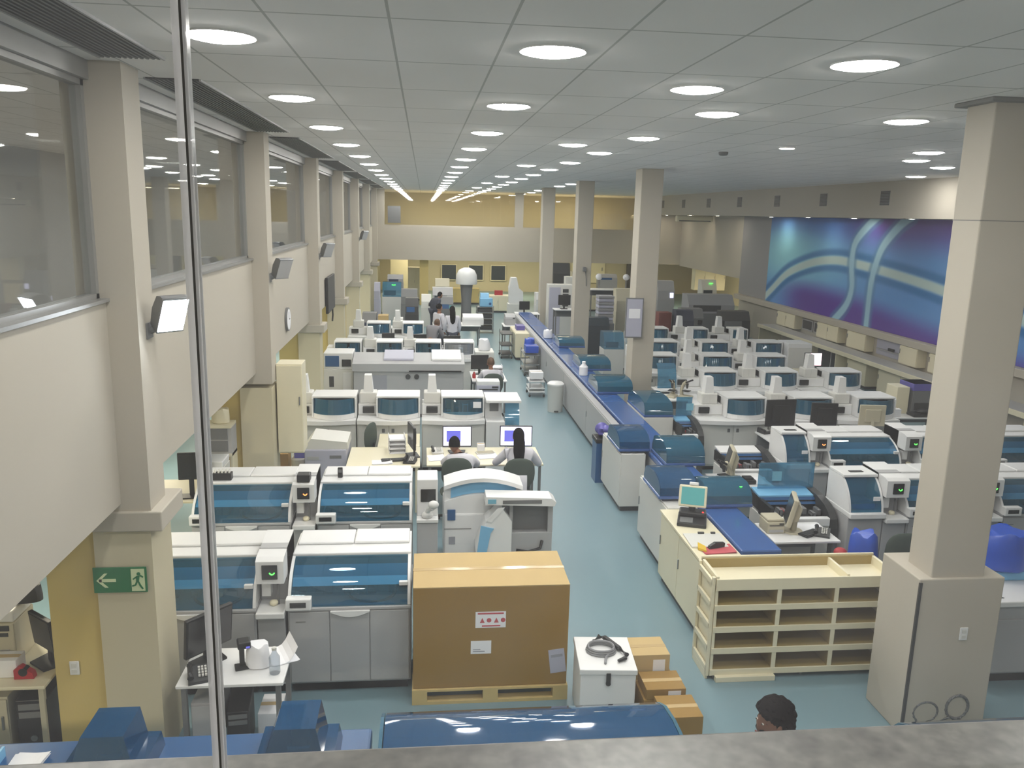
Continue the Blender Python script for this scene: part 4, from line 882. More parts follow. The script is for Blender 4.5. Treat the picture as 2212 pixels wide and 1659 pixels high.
# ------------------------------------------------------------------ open shelving beside the near column
def open_shelf():
    t=T('open_shelf_unit','low cream open shelf unit with twelve compartments beside the near column','shelf unit',(3.55,7.16,0))
    X0,X1=-.72,1.13; D=.44; zs=[.10,.33,.56,.79,.995]
    B(X0,X0+.03,0,D,.04,1.10,bev=.004).build('side_panel',M['lam'],t); B(X1-.03,X1,0,D,.04,1.10,bev=.004).build('side_panel',M['lam'],t)
    B(X0,X1,D-.02,D,.04,1.10).build('back_panel',M['lamd'],t)
    B(X0,X1,D,D+.02,.95,1.12,bev=.004).build('rear_rim',M['lam'],t)
    B(X0,X1,0,D,.985,1.005).build('top_shelf',M['lam'],t); B(X0,X1,-.012,.01,.955,1.075,bev=.004).build('top_fascia',M['lam'],t)
    B(.62,.645,.01,D,1.005,1.09).build('top_divider',M['lam'],t)
    for z in zs[:4]: B(X0+.03,X1-.03,.004,D-.02,z-.01,z+.01).build('shelf_board',M['lamd'],t); B(X0+.0,X1,-.012,.004,z-.05,z+.012,bev=.004).build('shelf_fascia',M['lam'],t)
    for x in (-.07,.52):
        B(x-.018,x+.018,.0,D-.02,.05,.985).build('divider',M['lamd'],t); B(x-.022,x+.022,-.008,.002,.06,.985,bev=.003).build('divider_edge',M['lam'],t)
    B(X0+.05,X0+.66,-.06,.0,.0,.055,bev=.004).build('kick_drawer',M['lam'],t)
    for x in (X0+.06,.25,X1-.06):
        for y in (.05,D-.06): MB().cyl((x,y,0),(x,y,.05),.02).build('foot',M['steel'],t)
open_shelf()
def end_rack():
    t=T('magazine_rack','narrow cream rack closing the end of the open shelf unit','rack',(2.815,7.38,0))
    for z in (.08,.31,.54,.77,1.0): B(-.02,.005,-.20,.20,z,z+.055,bev=.004).build('rail',M['lam'],t)
    for y in (-.2,.2): B(-.02,.01,y-.018,y+.018,.04,1.09,bev=.004).build('upright',M['lam'],t)
    B(-.02,.005,-.2,.2,.0,.08,bev=.003).build('kick_board',M['lam'],t)
end_rack()
# ------------------------------------------------------------------ stainers, side tables and hooded analyzers across the track
def stainer(label,x0,x1,y,h=.80,lidup=True,dark='dgrey',top='sky',D=.75):
    t=T('slide_stainer',label,'analyzer',((x0+x1)/2,y,0)); X=(x1-x0)/2
    B(-X,X-.10,0,D,.05,h-.10,bev=.01).build('cabinet_body',M['offw'],t); B(-X,X-.11,-.02,.07,h-.11,h,bev=.012).build('front_shelf',M['white'],t)
    for z in (.5,.62): B(-.1,.1,-.004,0,z,z+.006).build('seam_line',M['seam'],t)
    MB().box(-X,X-.1,.44,.5,h-.06,h+.08,m=M['black']).box(-X,-X+.05,.10,D,h-.06,h+.10,m=M['black']).box(-X,X-.1,.10,.46,h-.10,h-.05,m=M['black']).build('work_bay',M['black'],t)
    i=MB()
    for k in range(8): i.box(-X*.8+X*.2*k,-X*.68+X*.2*k,.16+.05*(k%3),.30+.05*(k%3),h-.05,h-.0+.03*(k%2),bev=.008,m=M[('mgrey','dgrey','red','steel','dgrey','mgrey','dgrey','steel')[k]])
    i.build('staining_jars',M['mgrey'],t)
    P=[(-.02,.05),(-.02,h*.82),(.01,h-.03),(.08,h+.05),(.2,h+.11),(.42,h+.16),(D,h+.17),(D,.05)]
    MB().prism(P,'x',X-.10,X).build('side_cheek',M[dark],t)
    MB().prism([(.42,h+.03),(.47,h+.11),(D,h+.14),(D,h+.0)],'x',-X+.02,X-.1).build('hood_front',M['navy'],t)
    MB().prism([(.48,h+.113),(D,h+.142),(D,h+.165),(.48,h+.135)],'x',-X,X-.11).build('hood_top',M[top],t)
    if lidup: B(-X+.06,X-.02,D-.06,D-.045,h+.14,h+.52,bev=.01).build('raised_lid',M['lidc'],t); B(-X+.25,-X+.38,D-.07,D-.06,h+.27,h+.40).build('lid_label',M['teal'],t)
    return t
stainer('white machine with open black bay and raised pale blue lid, behind the telephone table',4.40,5.26,9.42)
stainer('white machine with tinted hood and black cheek behind the beige terminal table',4.60,5.36,11.42,lidup=False,top='white')
stainer('narrow machine with dark bay and raised blue lid by the column with the notice board',4.52,4.90,13.5,h=.78,lidup=True)
table('side_table','white table with beige terminal and telephone next to the blue track',(4.53,9.03,0),.82,.62,.78)
crtflat('beige_terminal','beige terminal seen from the side on the table behind the open shelves',(4.44,9.06,.78),-1.9)
printer('label_printer','small beige printer beside the beige terminal, nearest the track',(4.24,9.10,.78),.22,.26,.18,m='beige',top='beige')
phone('grey telephone with coiled cord on the white side table',(4.80,8.92,.78),-.5)
sheet('paper_sheets','white papers under the telephone and keyboard on the side table',(4.70,9.08,.781),.3,.36,-.3,5,curl=.06)
keyboard('dark keyboard on papers on the white side table',(4.66,8.94,.787),.5,w=.3)
table('side_table','white table with microscope and beige terminal farther along the blue track',(4.57,11.02,0),.82,.62,.78)
crtflat('beige_terminal','tall beige terminal seen from the side, farther along the track',(4.45,11.14,.78),-1.8)
def microscope(label,loc,rz=0):
    t=T('microscope',label,'microscope',loc,rz); MB().box(-.09,.09,-.13,.12,0,.045,bev=.012).build('base_body',M['beige'],t)
    MB().tube([(0,.09,.04),(0,.10,.16),(0,.06,.27),(0,.0,.31)],[.04,.035,.035,.045]).build('arm',M['beige'],t); B(-.07,.07,-.08,.06,.13,.145,bev=.003).build('stage',M['black'],t)
    MB().cyl((0,-.02,.29),(0,-.02,.19),.03,.018).build('objective',M['dgrey'],t)
    for sx in (-1,1): MB().cyl((sx*.03,-.0,.31),(sx*.035,-.12,.37),.017).build('eyepiece',M['black'],t)
microscope('beige microscope on the table farther along the track',(4.27,10.82,.78),-1.3)
tag(MB().box(-.12,.16,-.08,.08,0,.07,bev=.02).box(-.02,.12,-.06,.06,.07,.10,bev=.01).build('card_printer',M['black']),'flat black device under the tall beige terminal','device').location=(4.58,10.86,.781)
sheet('paper_sheets','white papers on the table farther along the track',(4.80,10.95,.781),.28,.36,-.2,5)
table('side_table','white high table with instruments past the column with the notice board',(5.15,15.75,0),.85,.6,.95)
microscope('dark clutter of a microscope on the high table past the notice board',(4.98,15.75,.95),-.6)
microscope('second dark microscope on the high table past the notice board',(5.25,15.7,.95),.8)
def tilt_cover(label,loc,rz=0):
    t=T('splash_guard',label,'guard',loc,rz); MB().shell([(0,0),(.02,.25),(.1,.45),(.2,.5)],'x',-.2,.2,.008).build('clear_guard',M['lidc'],t); B(-.2,.2,-.03,.2,-.02,0).build('base_plate',M['white'],t)
tilt_cover('pale blue clear guard behind the high table past the notice board',(5.08,16.45,.98))
table('guard_stand','white stand below the pale blue clear guard',(5.02,16.5,0),.42,.4,.96,cat='stand')
def loader(label,loc,W=.46):
    t=T('sample_loader',label,'analyzer module',loc); h=W/2
    B(-h,h,0,.62,.0,.86,bev=.01).build('cabinet_body',M['grey'],t); B(-h-.005,h+.005,-.06,.62,.86,.93,bev=.012).build('work_shelf',M['white'],t)
    P=[(.0,.93),(.012,1.0),(.035,1.07),(.07,1.14),(.12,1.21),(.18,1.27),(.25,1.32)]
    MB().shell(P,'x',-h+.03,h-.03,.008).build('lid',M['lid'],t)
    for a in (-h,h-.03): MB().prism(P+[(.6,1.32),(.6,.93)],'x',a,a+.028).build('side_panel',M['white'],t)
    MB().box(-h,h,.21,.60,1.32,1.36,bev=.01,m=M['white']).box(-.1,.08,.3,.36,1.36,1.368,m=M['black']).build('top_cover',M['white'],t)
    MB().box(-h+.03,h-.03,.4,.44,.93,1.31,m=M['sky']).box(-h+.06,h-.06,.1,.4,.93,1.02,bev=.01,m=M['teal']).build('interior_deck',M['teal'],t); B(h-.15,h-.06,.0,.012,1.08,1.13,R=None).build('paper_label',M['paper'],t)
loader('blue bow-front loader beside the green readout tower, behind the telephone table',(5.53,9.25,0))
tower('sampler_tower','white tower with green readout next to the near column',(5.92,9.25,0),W=.30)
analyzer('chemistry_analyzer','white hooded analyzer mostly hidden by the near column, front row across the track',(6.56,9.25,0),.95)
tower('sampler_tower','white tower with green readout just past the near column, front row',(7.20,9.25,0),W=.28)
analyzer('chemistry_analyzer','white hooded analyzer past the near column at the mural end of the front row',(7.95,9.25,0),1.15)
loader('blue bow-front loader at the track end of the second hooded row',(5.58,11.3,0),.40)
tower('sampler_tower','white tower with orange readout across the track',(5.93,11.3,0),W=.28,led='led_o')
analyzer('chemistry_analyzer','white analyzer with wide blue hood between orange and green readouts',(6.66,11.3,0),1.15)
tower('sampler_tower','white tower with green readout of the second row, at the column edge',(7.39,11.3,0),W=.26)
analyzer('chemistry_analyzer','white hooded analyzer of the second row behind the near column',(8.10,11.3,0),1.13)
analyzer('chemistry_analyzer','white hooded analyzer at the mural end of the second row',(9.27,11.3,0),1.15)
chair('office_chair','dark green chair between the open shelves and the hooded front row',(5.45,8.50,.0),0)
bag('blue_bag','blue plastic bag bundled on a stool beside the dark green chair',(4.99,8.34,.62),(.17,.15,.42),'bluebag',seed=14)
def stool(label,loc,m='mgrey',h=.6):
    t=T('lab_stool',label,'stool',loc); MB().lathe([(.17,h-.05),(.18,h-.03),(.17,h),(0,h+.002)],20).build('seat',M[m],t)
    for k in range(4):
        a=PI/4+PI/2*k; MB().cyl((.2*math.cos(a),.2*math.sin(a),0),(.12*math.cos(a),.12*math.sin(a),h-.05),.012).build('leg',M['steel'],t)
stool('grey stool under the blue plastic bag',(4.99,8.34,0))
def drum():
    t=T('red_container','small red round container standing behind the open shelves','container',(4.72,8.32,0)); MB().lathe([(.07,0),(.08,.02),(.085,.74),(.06,.80)],18).build('body',M['red'],t); MB().ell((0,0,.81),(.075,.075,.06)).build('lid',M['red'],t)
drum()
def near_bench():
    t=T('bench_analyzer','white-topped grey analyzer standing just past the foot of the near column','analyzer',(6.5,6.90,0))
    B(-1.08,1.1,0,.75,.11,.84,bev=.008).build('cabinet_body',M['grey'],t); B(-1.05,1.05,.05,.7,0,.11).build('plinth',M['black'],t); B(-1.12,1.12,-.03,.78,.84,.90,bev=.012).build('work_top',M['white'],t)
    for k in range(2): d=B(-1.07+1.08*k,-.0+1.08*k,-.014,0,.13,.70,bev=.004).build('door',M['grey'],t); MB().cyl((-1.0+1.08*k,-.03,.60),(-1.0+1.08*k,-.01,.60),.018).build('lock',M['black'],d)
    MB().prism([(-1.07,.05),(-.80,.05),(-.98,.30),(-1.07,.30)],'z',.90,.906).build('inset_screen',M['dteal'],t); B(-.92,1.05,.42,.75,.90,1.0,bev=.02).build('low_hood',M['sky'],t)
near_bench()
bag('blue_bag','large blue plastic bag on the bench just past the near column',(6.02,7.45,1.0),(.24,.2,.40),'bluebag',seed=21)
bag('blue_bag','taller blue plastic bag behind the large one past the near column',(6.56,7.5,1.0),(.24,.18,.52),'bluebag',seed=22)
# computer desk with three screens
table('computer_desk','white computer desk carrying two black monitors and one white-backed monitor',(7.1,13.3,0),2.4,.8,.78,cat='desk')
def rear_monitor(label,x,y,w,h,m,rz=PI):
    return monitor('monitor',label,(x,y,.78),rz,w,h,mat=m,stand=.17)
rear_monitor('large black monitor seen from behind at the track end of the computer desk',6.22,13.42,.56,.48,'black',PI+.1)
rear_monitor('smaller black monitor seen from behind in the middle of the computer desk',7.02,13.42,.46,.42,'black',PI-.15)
rear_monitor('white-backed monitor on the computer desk by the wall bench',7.92,13.42,.46,.38,'beige',PI-.12)
keyboard('black keyboard by the large black monitor',(6.45,13.12,.78)); keyboard('black keyboard before the smaller black monitor',(7.1,13.15,.78),.1)
keyboard('black keyboard beside the white-backed monitor',(7.62,13.2,.78),-.5)
phone('dark telephone at the corner of the computer desk',(6.04,13.60,.78),.3)
# rows of bench analyzers with blue windows across the track
def irow(y,units,name,win=.70,ht=1.3):
    for k,(xr,W,lab) in enumerate(units): immuno('immunoassay_analyzer',lab,(xr-W/2,y,0),W,win=win,ht=ht)
irow(13.78,[(6.22,1.3,'blue-windowed analyzer at the track end, behind the large black monitor'),(7.50,1.26,'blue-windowed analyzer between the two black monitors'),(8.72,1.2,'blue-windowed analyzer behind the white-backed monitor')],'a')
irow(16.3,[(6.64,1.34,'blue-windowed analyzer of the second blue-window row, next to the high table'),(7.99,1.33,'blue-windowed analyzer in the middle of the second blue-window row'),(9.42,1.40,'blue-windowed analyzer at the wall-bench end of the second blue-window row')],'b')
irow(18.25,[(5.93,1.10,'blue-windowed analyzer of the third blue-window row, next to the column'),(7.29,1.33,'wide blue-windowed analyzer in the middle of the third blue-window row'),(8.60,1.28,'blue-windowed analyzer of the third blue-window row with white bottle in front')],'c')
irow(20.4,[(6.62,1.28,'blue-windowed analyzer of the fourth blue-window row, next to the column'),(7.99,1.33,'blue-windowed analyzer in the middle of the fourth blue-window row'),(9.46,1.42,'blue-windowed analyzer of the fourth blue-window row beside the white cabinet')],'d')
irow(22.9,[(7.10,1.2,'small-windowed analyzer at the column end of the fifth row'),(8.30,1.16,'small-windowed analyzer in the middle of the fifth row'),(9.50,1.16,'small-windowed analyzer at the wall-bench end of the fifth row')],'e',win=.42)
box_thing('white_cabinet','white cabinet at the end of the fourth blue-window row','cabinet',9.50,10.15,20.4,21.1,0,1.33,'white',extra=lambda t,X,Y,Z:(B(-X+.02,X-.02,-Y-.012,-Y,.1,Z-.1,bev=.004).build('door',M['offw'],t)))
bottle('white_bottle','white bottle before the third blue-window row',(8.35,18.42,.948),.07,.24,'white')
# wall bench below the mural
t=T('laboratory_bench','long cream bench running below the mural','bench',(12.15,13.2,0))
B(-.45,.16,-3.0,14.5,.84,.90,bev=.006).build('work_top',M['grey'],t); B(-.47,-.43,-3.0,14.5,.80,.91,bev=.006).build('front_edge',M['lam'],t)
for y in (-2.9,1.3,5.1,8.9,11.6,14.4): B(-.42,.4,y-.02,y+.02,0,.84).build('support_panel',M['lam'],t)
for k,(a,b,lab) in enumerate(((26.2,27.6,'farthest cream wall cabinet above the bench'),(23.25,24.6,'cream wall cabinet next to two dark frames'),(21.68,22.7,'square cream wall cabinet between dark gaps'),(19.2,19.98,'cream wall cabinet beside the pale framed hatch'),(16.6,18.7,'long cream wall cabinet closest to the near column'))):
    cupboard('wall_cabinet',lab,12.34,12.6,a,b,.92,1.39,'lam',2 if b-a>1.3 else 1,plinth=False,face='x')
for k,(a,b,lab) in enumerate(((25.35,26.1,'dark framed hatch under the mural ledge, farther one'),(24.66,25.25,'dark framed hatch under the mural ledge, next to the cream cabinet'))):
    t=T('wall_hatch',lab,'hatch',(12.58,(a+b)/2,.95)); B(-.02,.02,-(b-a)/2,(b-a)/2,0,.36).build('frame',M['grey'],t); B(-.03,-.02,-(b-a)/2+.06,(b-a)/2-.06,.05,.32).build('dark_pane',M['dgrey'],t)
t=T('wall_hatch','pale framed hatch with shelf under the mural ledge','hatch',(12.58,20.75,.92)); B(-.02,.02,-.72,.72,0,.46).build('frame',M['lav'],t); B(-.12,-.02,-.6,.6,.16,.18).build('shelf_board',M['grey'],t); B(-.08,-.03,-.2,.05,.18,.25).build('small_device',M['black'],t)
cupboard('under_bench_cabinet','cream cabinet under the wall bench, nearest the mural side column',12.02,12.55,18.2,20.3,0,.79,'lam',2,face='x')
cupboard('under_bench_cabinet','cream cabinet under the middle of the wall bench',12.02,12.55,20.9,21.95,0,.79,'lam',1,face='x')
t=T('bench_fridge','under-bench fridge with two dark glass doors','fridge',(12.28,22.95,0)); B(-.24,.28,-.85,.85,.05,.79,bev=.01).build('body',M['offw'],t)
for y in (-.42,.42): B(-.26,-.24,y-.39,y+.39,.1,.76,bev=.006).build('glass_door',M['screen'],t)
box_thing('instrument_tower','white instrument tower with the pink screen beside the fourth row','analyzer',9.42,10.0,19.3,19.9,0,.78,'lam',extra=lambda t,X,Y,Z:B(-X+.02,X-.02,-Y-.012,-Y,.1,Z-.1,bev=.004).build('door',M['lam'],t))
monitor('monitor','pink-lit monitor near the wall bench',(9.78,19.55,.78),0,.46,.34,lit='scrp',stand=.12)
box_thing('grey_instrument','tall grey instrument with purple top band beside the near column, on the far desk','analyzer',9.66,10.12,15.0,15.5,.78,1.38,'mgrey',extra=lambda t,X,Y,Z:(B(-X-.005,X+.005,-Y-.006,Y,Z-.14,Z,bev=.006).build('top_band',M['purple'],t),B(-X+.05,X-.05,-Y-.008,-Y,.08,.22).build('slot',M['dgrey'],t)))
box_thing('paper_box','cream box standing against the grey instrument with purple band','box',9.32,9.58,15.0,15.4,.78,1.32,'lam')
table('work_table','white table under the grey instrument with purple band',(9.70,15.1,0),1.4,.9,.78)
tag(MB().box(-.22,.22,-.14,.14,0,.06,bev=.02).ell((.05,0,.09),(.14,.1,.05)).build('dark_equipment',M['black']),'dark flat device on the table before the grey instrument','device').location=(9.75,14.82,.781)
carton('white_box','white box at the track side of the table with the grey instrument',9.06,9.30,14.75,15.0,.782,.93,'paper',lab=False)
# ------------------------------------------------------------------ people
def skin_mesh(name,V,E,m,parent,lv=2):
    names=list(V); me=bpy.data.meshes.new(name); me.from_pydata([V[n][0] for n in names],[(names.index(a),names.index(b)) for a,b in E],[])
    o=bpy.data.objects.new(name,me); COL.objects.link(o); o.modifiers.new('skin','SKIN'); sv=me.skin_vertices[0].data
    for i,n in enumerate(names):
        r=V[n][1]; sv[i].radius=r if isinstance(r,tuple) else (r,r)
    sv[0].use_root=True
    s=o.modifiers.new('sub','SUBSURF'); s.levels=lv; s.render_levels=lv
    dg=bpy.context.evaluated_depsgraph_get(); dg.update(); nm=bpy.data.meshes.new_from_object(o.evaluated_get(dg)); COL.objects.unlink(o); bpy.data.objects.remove(o); bpy.data.meshes.remove(me)
    for p in nm.polygons: p.use_smooth=True
    nm.name=name; return nm
def person(label,loc,rz,J,hair='short',hm='hair',sk='skin',coat='coat',legs='trous',lean=0,group=None,coatlen=.28,tw=0):
    t=T('person',label,'person',loc,rz,group)
    P={k:Vector(v) for k,v in J.items()}
    V={'pelvis':(P['pelvis'],(.12,.09)),'belly':(P['pelvis'].lerp(P['chest'],.5),(.11,.08)),'chest':(P['chest'],(.10,.075)),'neck':(P['neck'],.05),'head':(P['neck']+(P['headc']-P['neck'])*.6,.052)}
    E=[('pelvis','belly'),('belly','chest'),('chest','neck'),('neck','head')]
    for s in 'lr':
        V.update({'sh'+s:(P['sh'+s],.045),'el'+s:(P['el'+s],.042),'wr'+s:(P['wr'+s],.028),'hip'+s:(P['hip'+s],.085),'kn'+s:(P['kn'+s],.058),'an'+s:(P['an'+s],.04)})
        E+=[('chest','sh'+s),('sh'+s,'el'+s),('el'+s,'wr'+s),('pelvis','hip'+s),('hip'+s,'kn'+s),('kn'+s,'an'+s)]
    nm=skin_mesh('body',V,E,M[sk],t)
    mb=MB(); mb.mats=[M[sk]]; mb.bm.from_mesh(nm); bpy.data.meshes.remove(nm)
    hc=P['headc']; q=Matrix.Rotation(tw,4,'Z')@Matrix.Rotation(lean,4,'X')
    def face(x,y,z):
        y2=y*(1.0 if y<0 else .94)
        if z<-.1: x*=1-.28*(-z-.1); y2*=1-.10*(-z)
        if y>.55 and abs(x)<.22 and -.45<z<.1: y2+=.16*(1-abs(x)/.22)*(.1-z)/.55
        if y>.6 and .02<z<.22 and .18<abs(x)<.55: y2-=.05
        return x,y2,z
    mb.ell(hc,(.076,.098,.118),24,18,fn=face,R=q)
    for s in (-1,1): mb.ell(hc+(q@Vector((s*.076,-.008,-.01))),(.012,.024,.034),8,8,R=q)
    for s in 'lr':
        w=P['wr'+s]; d=(w-P['el'+s]).normalized(); sx=-1 if s=='l' else 1
        up=Vector((0,0,1)) if abs(d.z)<.8 else Vector((0,1,0)); side=d.cross(up).normalized(); nrm=side.cross(d).normalized()
        Rm=Matrix((side,d,nrm)).transposed().to_4x4()
        mb.ell(w+d*.05,(.040,.055,.016),12,8,R=Rm)
        for k in range(4):
            b=w+d*(.09-.004*abs(k-1.2))+side*(-.028+.0185*k); L=(.068,.078,.072,.056)[k]
            mb.tube([b-d*.02,b,b+d*L*.5-nrm*.008,b+d*L*.85-nrm*.026],[.009,.0092,.0085,.007],n=6)
        b=w+d*.03+side*(sx*-.034); mb.tube([b,b+d*.03+side*(sx*-.022),b+d*.06+side*(sx*-.026)-nrm*.01],[.011,.010,.008],n=6)
    for s in (-1,1): mb.ell(hc+(q@Vector((s*.030,.083,.012))),(.010,.006,.005),8,6,m=M['eye'],R=q); mb.ell(hc+(q@Vector((s*.030,.0895,.012))),(.005,.004,.005),8,6,m=M['black'],R=q)
    mb.ell(hc+(q@Vector((0,.088,-.060))),(.022,.008,.007),10,6,m=M['lips'],R=q)
    mb.build('body',None,t)
    # clothing follows the body
    g={k:v for k,v in V.items()}
    C={'pelvis':(P['pelvis']+Vector((0,0,-.02)),(.165,.125)),'belly':(g['belly'][0],(.155,.115)),'chest':(P['chest'],(.175,.12)),'collar':(P['chest'].lerp(P['neck'],.72),.088)}
    CE_=[('pelvis','belly'),('belly','chest'),('chest','collar')]
    for s in 'lr':
        C.update({'sh'+s:(P['sh'+s],.078),'el'+s:(P['el'+s],.058),'cu'+s:(P['el'+s].lerp(P['wr'+s],.9),.045)}); CE_+=[('chest','sh'+s),('sh'+s,'el'+s),('el'+s,'cu'+s)]
    if coatlen:
        for s in 'lr':
            d=(P['kn'+s]-P['hip'+s]); C['sk'+s]=(P['hip'+s]+d*coatlen*1.6,.11); CE_.append(('pelvis','sk'+s))
    o=bpy.data.objects.new('coat',skin_mesh('coat',C,CE_,M[coat],t)); COL.objects.link(o); o.parent=t; o.data.materials.append(M[coat])
    L={'pelvis':(P['pelvis'],(.14,.11))}; LE=[]
    for s in 'lr': L.update({'hip'+s:(P['hip'+s],.098),'kn'+s:(P['kn'+s],.072),'an'+s:(P['an'+s]+Vector((0,0,.02)),.055)}); LE+=[('pelvis','hip'+s),('hip'+s,'kn'+s),('kn'+s,'an'+s)]
    o=bpy.data.objects.new('trousers',skin_mesh('trousers',L,LE,M[legs],t)); COL.objects.link(o); o.parent=t; o.data.materials.append(M[legs])
    for s in 'lr': a=P['an'+s]; MB().ell((a.x,a.y+.06,a.z-.03),(.045,.125,.045),12,8,fn=lambda x,y,z:(x,y,max(z,-.9))).build('shoe',M['black'],t)
    h=MB(); rnd=random.Random(len(label))
    def cap(x,y,z):
        k=1.0
        if y>.15 and z<.42: k=.80 if z<.30 else .9
        if hair=='curly' and y>-.1 and z<.36: k=.70
        if hair!='long' and z<-.45: k=.8
        if hair=='curly': k*=1.08+.07*math.sin(9*x+2)*math.sin(8*y+1)*math.cos(9*z)
        return x*k,y*k,z*k
    sc=1.0 if hair!='curly' else 1.2
    h.ell(hc+(q@Vector((0,-.010,.016))),(.086*sc,.106*sc,.120*sc),28,20,fn=cap,R=q)
    if hair=='curly':
        for k in range(150):
            z=rnd.uniform(-.75,1); a=rnd.uniform(0,2*PI); r=math.sqrt(max(0,1-z*z)); x,y=r*math.cos(a),r*math.sin(a)
            if y>-.05 and z<.42: continue
            s_=rnd.uniform(.016,.030); h.ell(hc+(q@Vector((x*.100,-.012+y*.122,.02+z*.132))),(s_,s_,s_*.9),8,6)
    if hair=='long': h.tube([hc+Vector((0,-.06,.04)),hc+Vector((0,-.105,-.06)),hc+Vector((0,-.125,-.2)),hc+Vector((0,-.135,-.34)),hc+Vector((0,-.12,-.40))],[.07,.085,.085,.07,.03],n=14)
    if hair=='bun': h.ell(hc+Vector((0,-.10,.06)),(.045,.045,.045))
    if hair=='cap': h.ell(hc+Vector((0,-.0,.05)),(.09,.11,.09),m=None)
    h.build('hair',M[hm],t); return t
STAND=dict(pelvis=(0,0,.93),chest=(0,.0,1.30),neck=(0,.01,1.46),headc=(0,.035,1.60),shl=(-.17,0,1.38),shr=(.17,0,1.38),ell=(-.23,.02,1.11),elr=(.23,.02,1.11),wrl=(-.22,.14,.90),wrr=(.22,.14,.90),
 hipl=(-.09,0,.88),hipr=(.09,0,.88),knl=(-.10,.03,.49),knr=(.10,.03,.49),anl=(-.10,-.02,.08),anr=(.10,-.02,.08))
SIT=dict(pelvis=(0,-.02,.58),chest=(0,.02,.93),neck=(0,.05,1.08),headc=(0,.085,1.21),shl=(-.17,.02,1.0),shr=(.17,.02,1.0),ell=(-.25,.20,.80),elr=(.25,.20,.80),wrl=(-.15,.44,.81),wrr=(.15,.44,.81),
 hipl=(-.09,.02,.56),hipr=(.09,.02,.56),knl=(-.13,.42,.52),knr=(.13,.42,.52),anl=(-.13,.40,.09),anr=(.13,.40,.09))
def mod(J,**k): d=dict(J); d.update(k); return d
person('person in white coat with short dark hair leaning on one arm at a monitor',(.50,11.62,0),-.05,mod(SIT,chest=(.06,.08,.86),neck=(.0,.13,1.0),headc=(-.05,.17,1.11),shl=(-.12,.08,.93),shr=(.22,.06,.92),wrl=(-.12,.42,.84),ell=(-.22,.24,.80),elr=(.30,.22,.79)),lean=-.15)
person('person in a white coat with long dark hair and elbows spread at the lit monitor',(1.40,11.58,0),0,mod(SIT,chest=(0,.03,.97),neck=(0,.06,1.13),headc=(0,.09,1.27),shl=(-.18,.03,1.04),shr=(.18,.03,1.04),ell=(-.33,.16,.84),elr=(.33,.16,.82),wrl=(-.30,.44,.80),wrr=(.28,.44,.80)),hair='long')
person('person in a white coat with brown hair seated at the aisle desk',(1.50,17.95,0),.1,mod(SIT,elr=(.30,.22,.82),wrr=(.30,.46,.80)),hair='short',hm='hairb')
person('person with bushy dark hair standing under the gallery window',(2.22,4.27,0),1.75,mod(STAND,pelvis=(0,0,.92),headc=(0,.13,1.53),neck=(0,.05,1.41),ell=(-.22,-.04,1.10),elr=(.22,-.04,1.10),wrl=(-.2,.02,.86),wrr=(.2,.02,.86)),hair='curly',sk='skind',coat='scrub',lean=.12)
person('person in grey scrubs bending over the bench monitors',(.20,23.15,0),-.5,mod(STAND,chest=(0,.18,1.18),neck=(0,.30,1.28),headc=(0,.40,1.36),shl=(-.17,.18,1.26),shr=(.17,.18,1.26),ell=(-.24,.30,1.02),elr=(.24,.30,1.02),wrl=(-.2,.46,.95),wrr=(.2,.46,.95)),hm='hairb',coat='scrub')
person('person in a white coat with dark hair standing sideways behind the bench monitors',(.46,25.3,0),-.9,STAND,hair='bun')
person('person in a white coat seen from behind, dark hair tied, beside the bench monitors',(.86,24.7,0),.1,STAND,hair='long')
person('person in dark clothes bending over instruments in front of the yellow pillar',(.36,30.6,0),-.9,mod(STAND,chest=(0,.14,1.22),neck=(0,.24,1.34),headc=(0,.32,1.44),shl=(-.17,.14,1.3),shr=(.17,.14,1.3)),coat='trous')
person('dark haired person standing at the white bench between the far columns',(7.32,30.9,0),.2,STAND)
# ------------------------------------------------------------------ far end of the hall
def tall_lamp(label,loc,H0,H1,r,m='white'):
    t=T('domed_instrument',label,'instrument',loc); MB().lathe([(.30,0),(.30,.06),(.22,.12),(.20,H0*.6),(.26,H0)],18).build('pedestal',M['mgrey'],t)
    MB().lathe([(r,H0),(r*1.02,H0+.1),(r*.98,H0+(H1-H0)*.55),(r*.75,H0+(H1-H0)*.85),(r*.3,H1),(0,H1)],22).build('dome',M[m],t)
tall_lamp('white domed instrument on a tall grey pedestal before the far windows',(1.74,33.8,0),1.62,2.28,.43)
t=T('covered_instrument','white covered instrument stepped like a hood, at the far end of the aisle','instrument',(3.78,33.8,0)); B(-.33,.33,-.3,.3,.0,.85,bev=.01).build('base_cabinet',M['offw'],t); MB().prism([(-.28,.85),(.28,.85),(.28,1.35),(.10,1.5),(.0,1.92),(-.22,1.92),(-.30,1.5)],'y',-.25,.25).build('cover',M['white'],t)
t=T('wire_rack','dark wire rack of trays at the aisle, carrying a light blue instrument','rack',(2.32,31.2,0))
for z in (.12,.34,.56,.78,.98): B(-.32,.32,-.25,.25,z,z+.02).build('shelf',M['steel'],t); 
for z in (.14,.36,.58,.80): B(-.27,.27,-.2,.22,z,z+.14,bev=.01).build('tray',M['dgrey'],t)
for sx in (-1,1):
    for sy in (-1,1): MB().cyl((sx*.31,sy*.24,0),(sx*.31,sy*.24,1.05),.012).build('post',M['steel'],t)
t=T('benchtop_instrument','light blue benchtop instrument on the dark wire rack','instrument',(2.36,31.2,1.002)); B(-.24,.24,-.2,.2,0,.32,bev=.02).build('body',M['sky'],t); MB().prism([(-.15,.32),(.2,.32),(.2,.5),(-.05,.5)],'x',-.22,.1).build('upper_case',M['sky'],t); MB().cyl((.14,-.21,.12),(.14,-.2,.12),.05).build('knob',M['navy'],t)
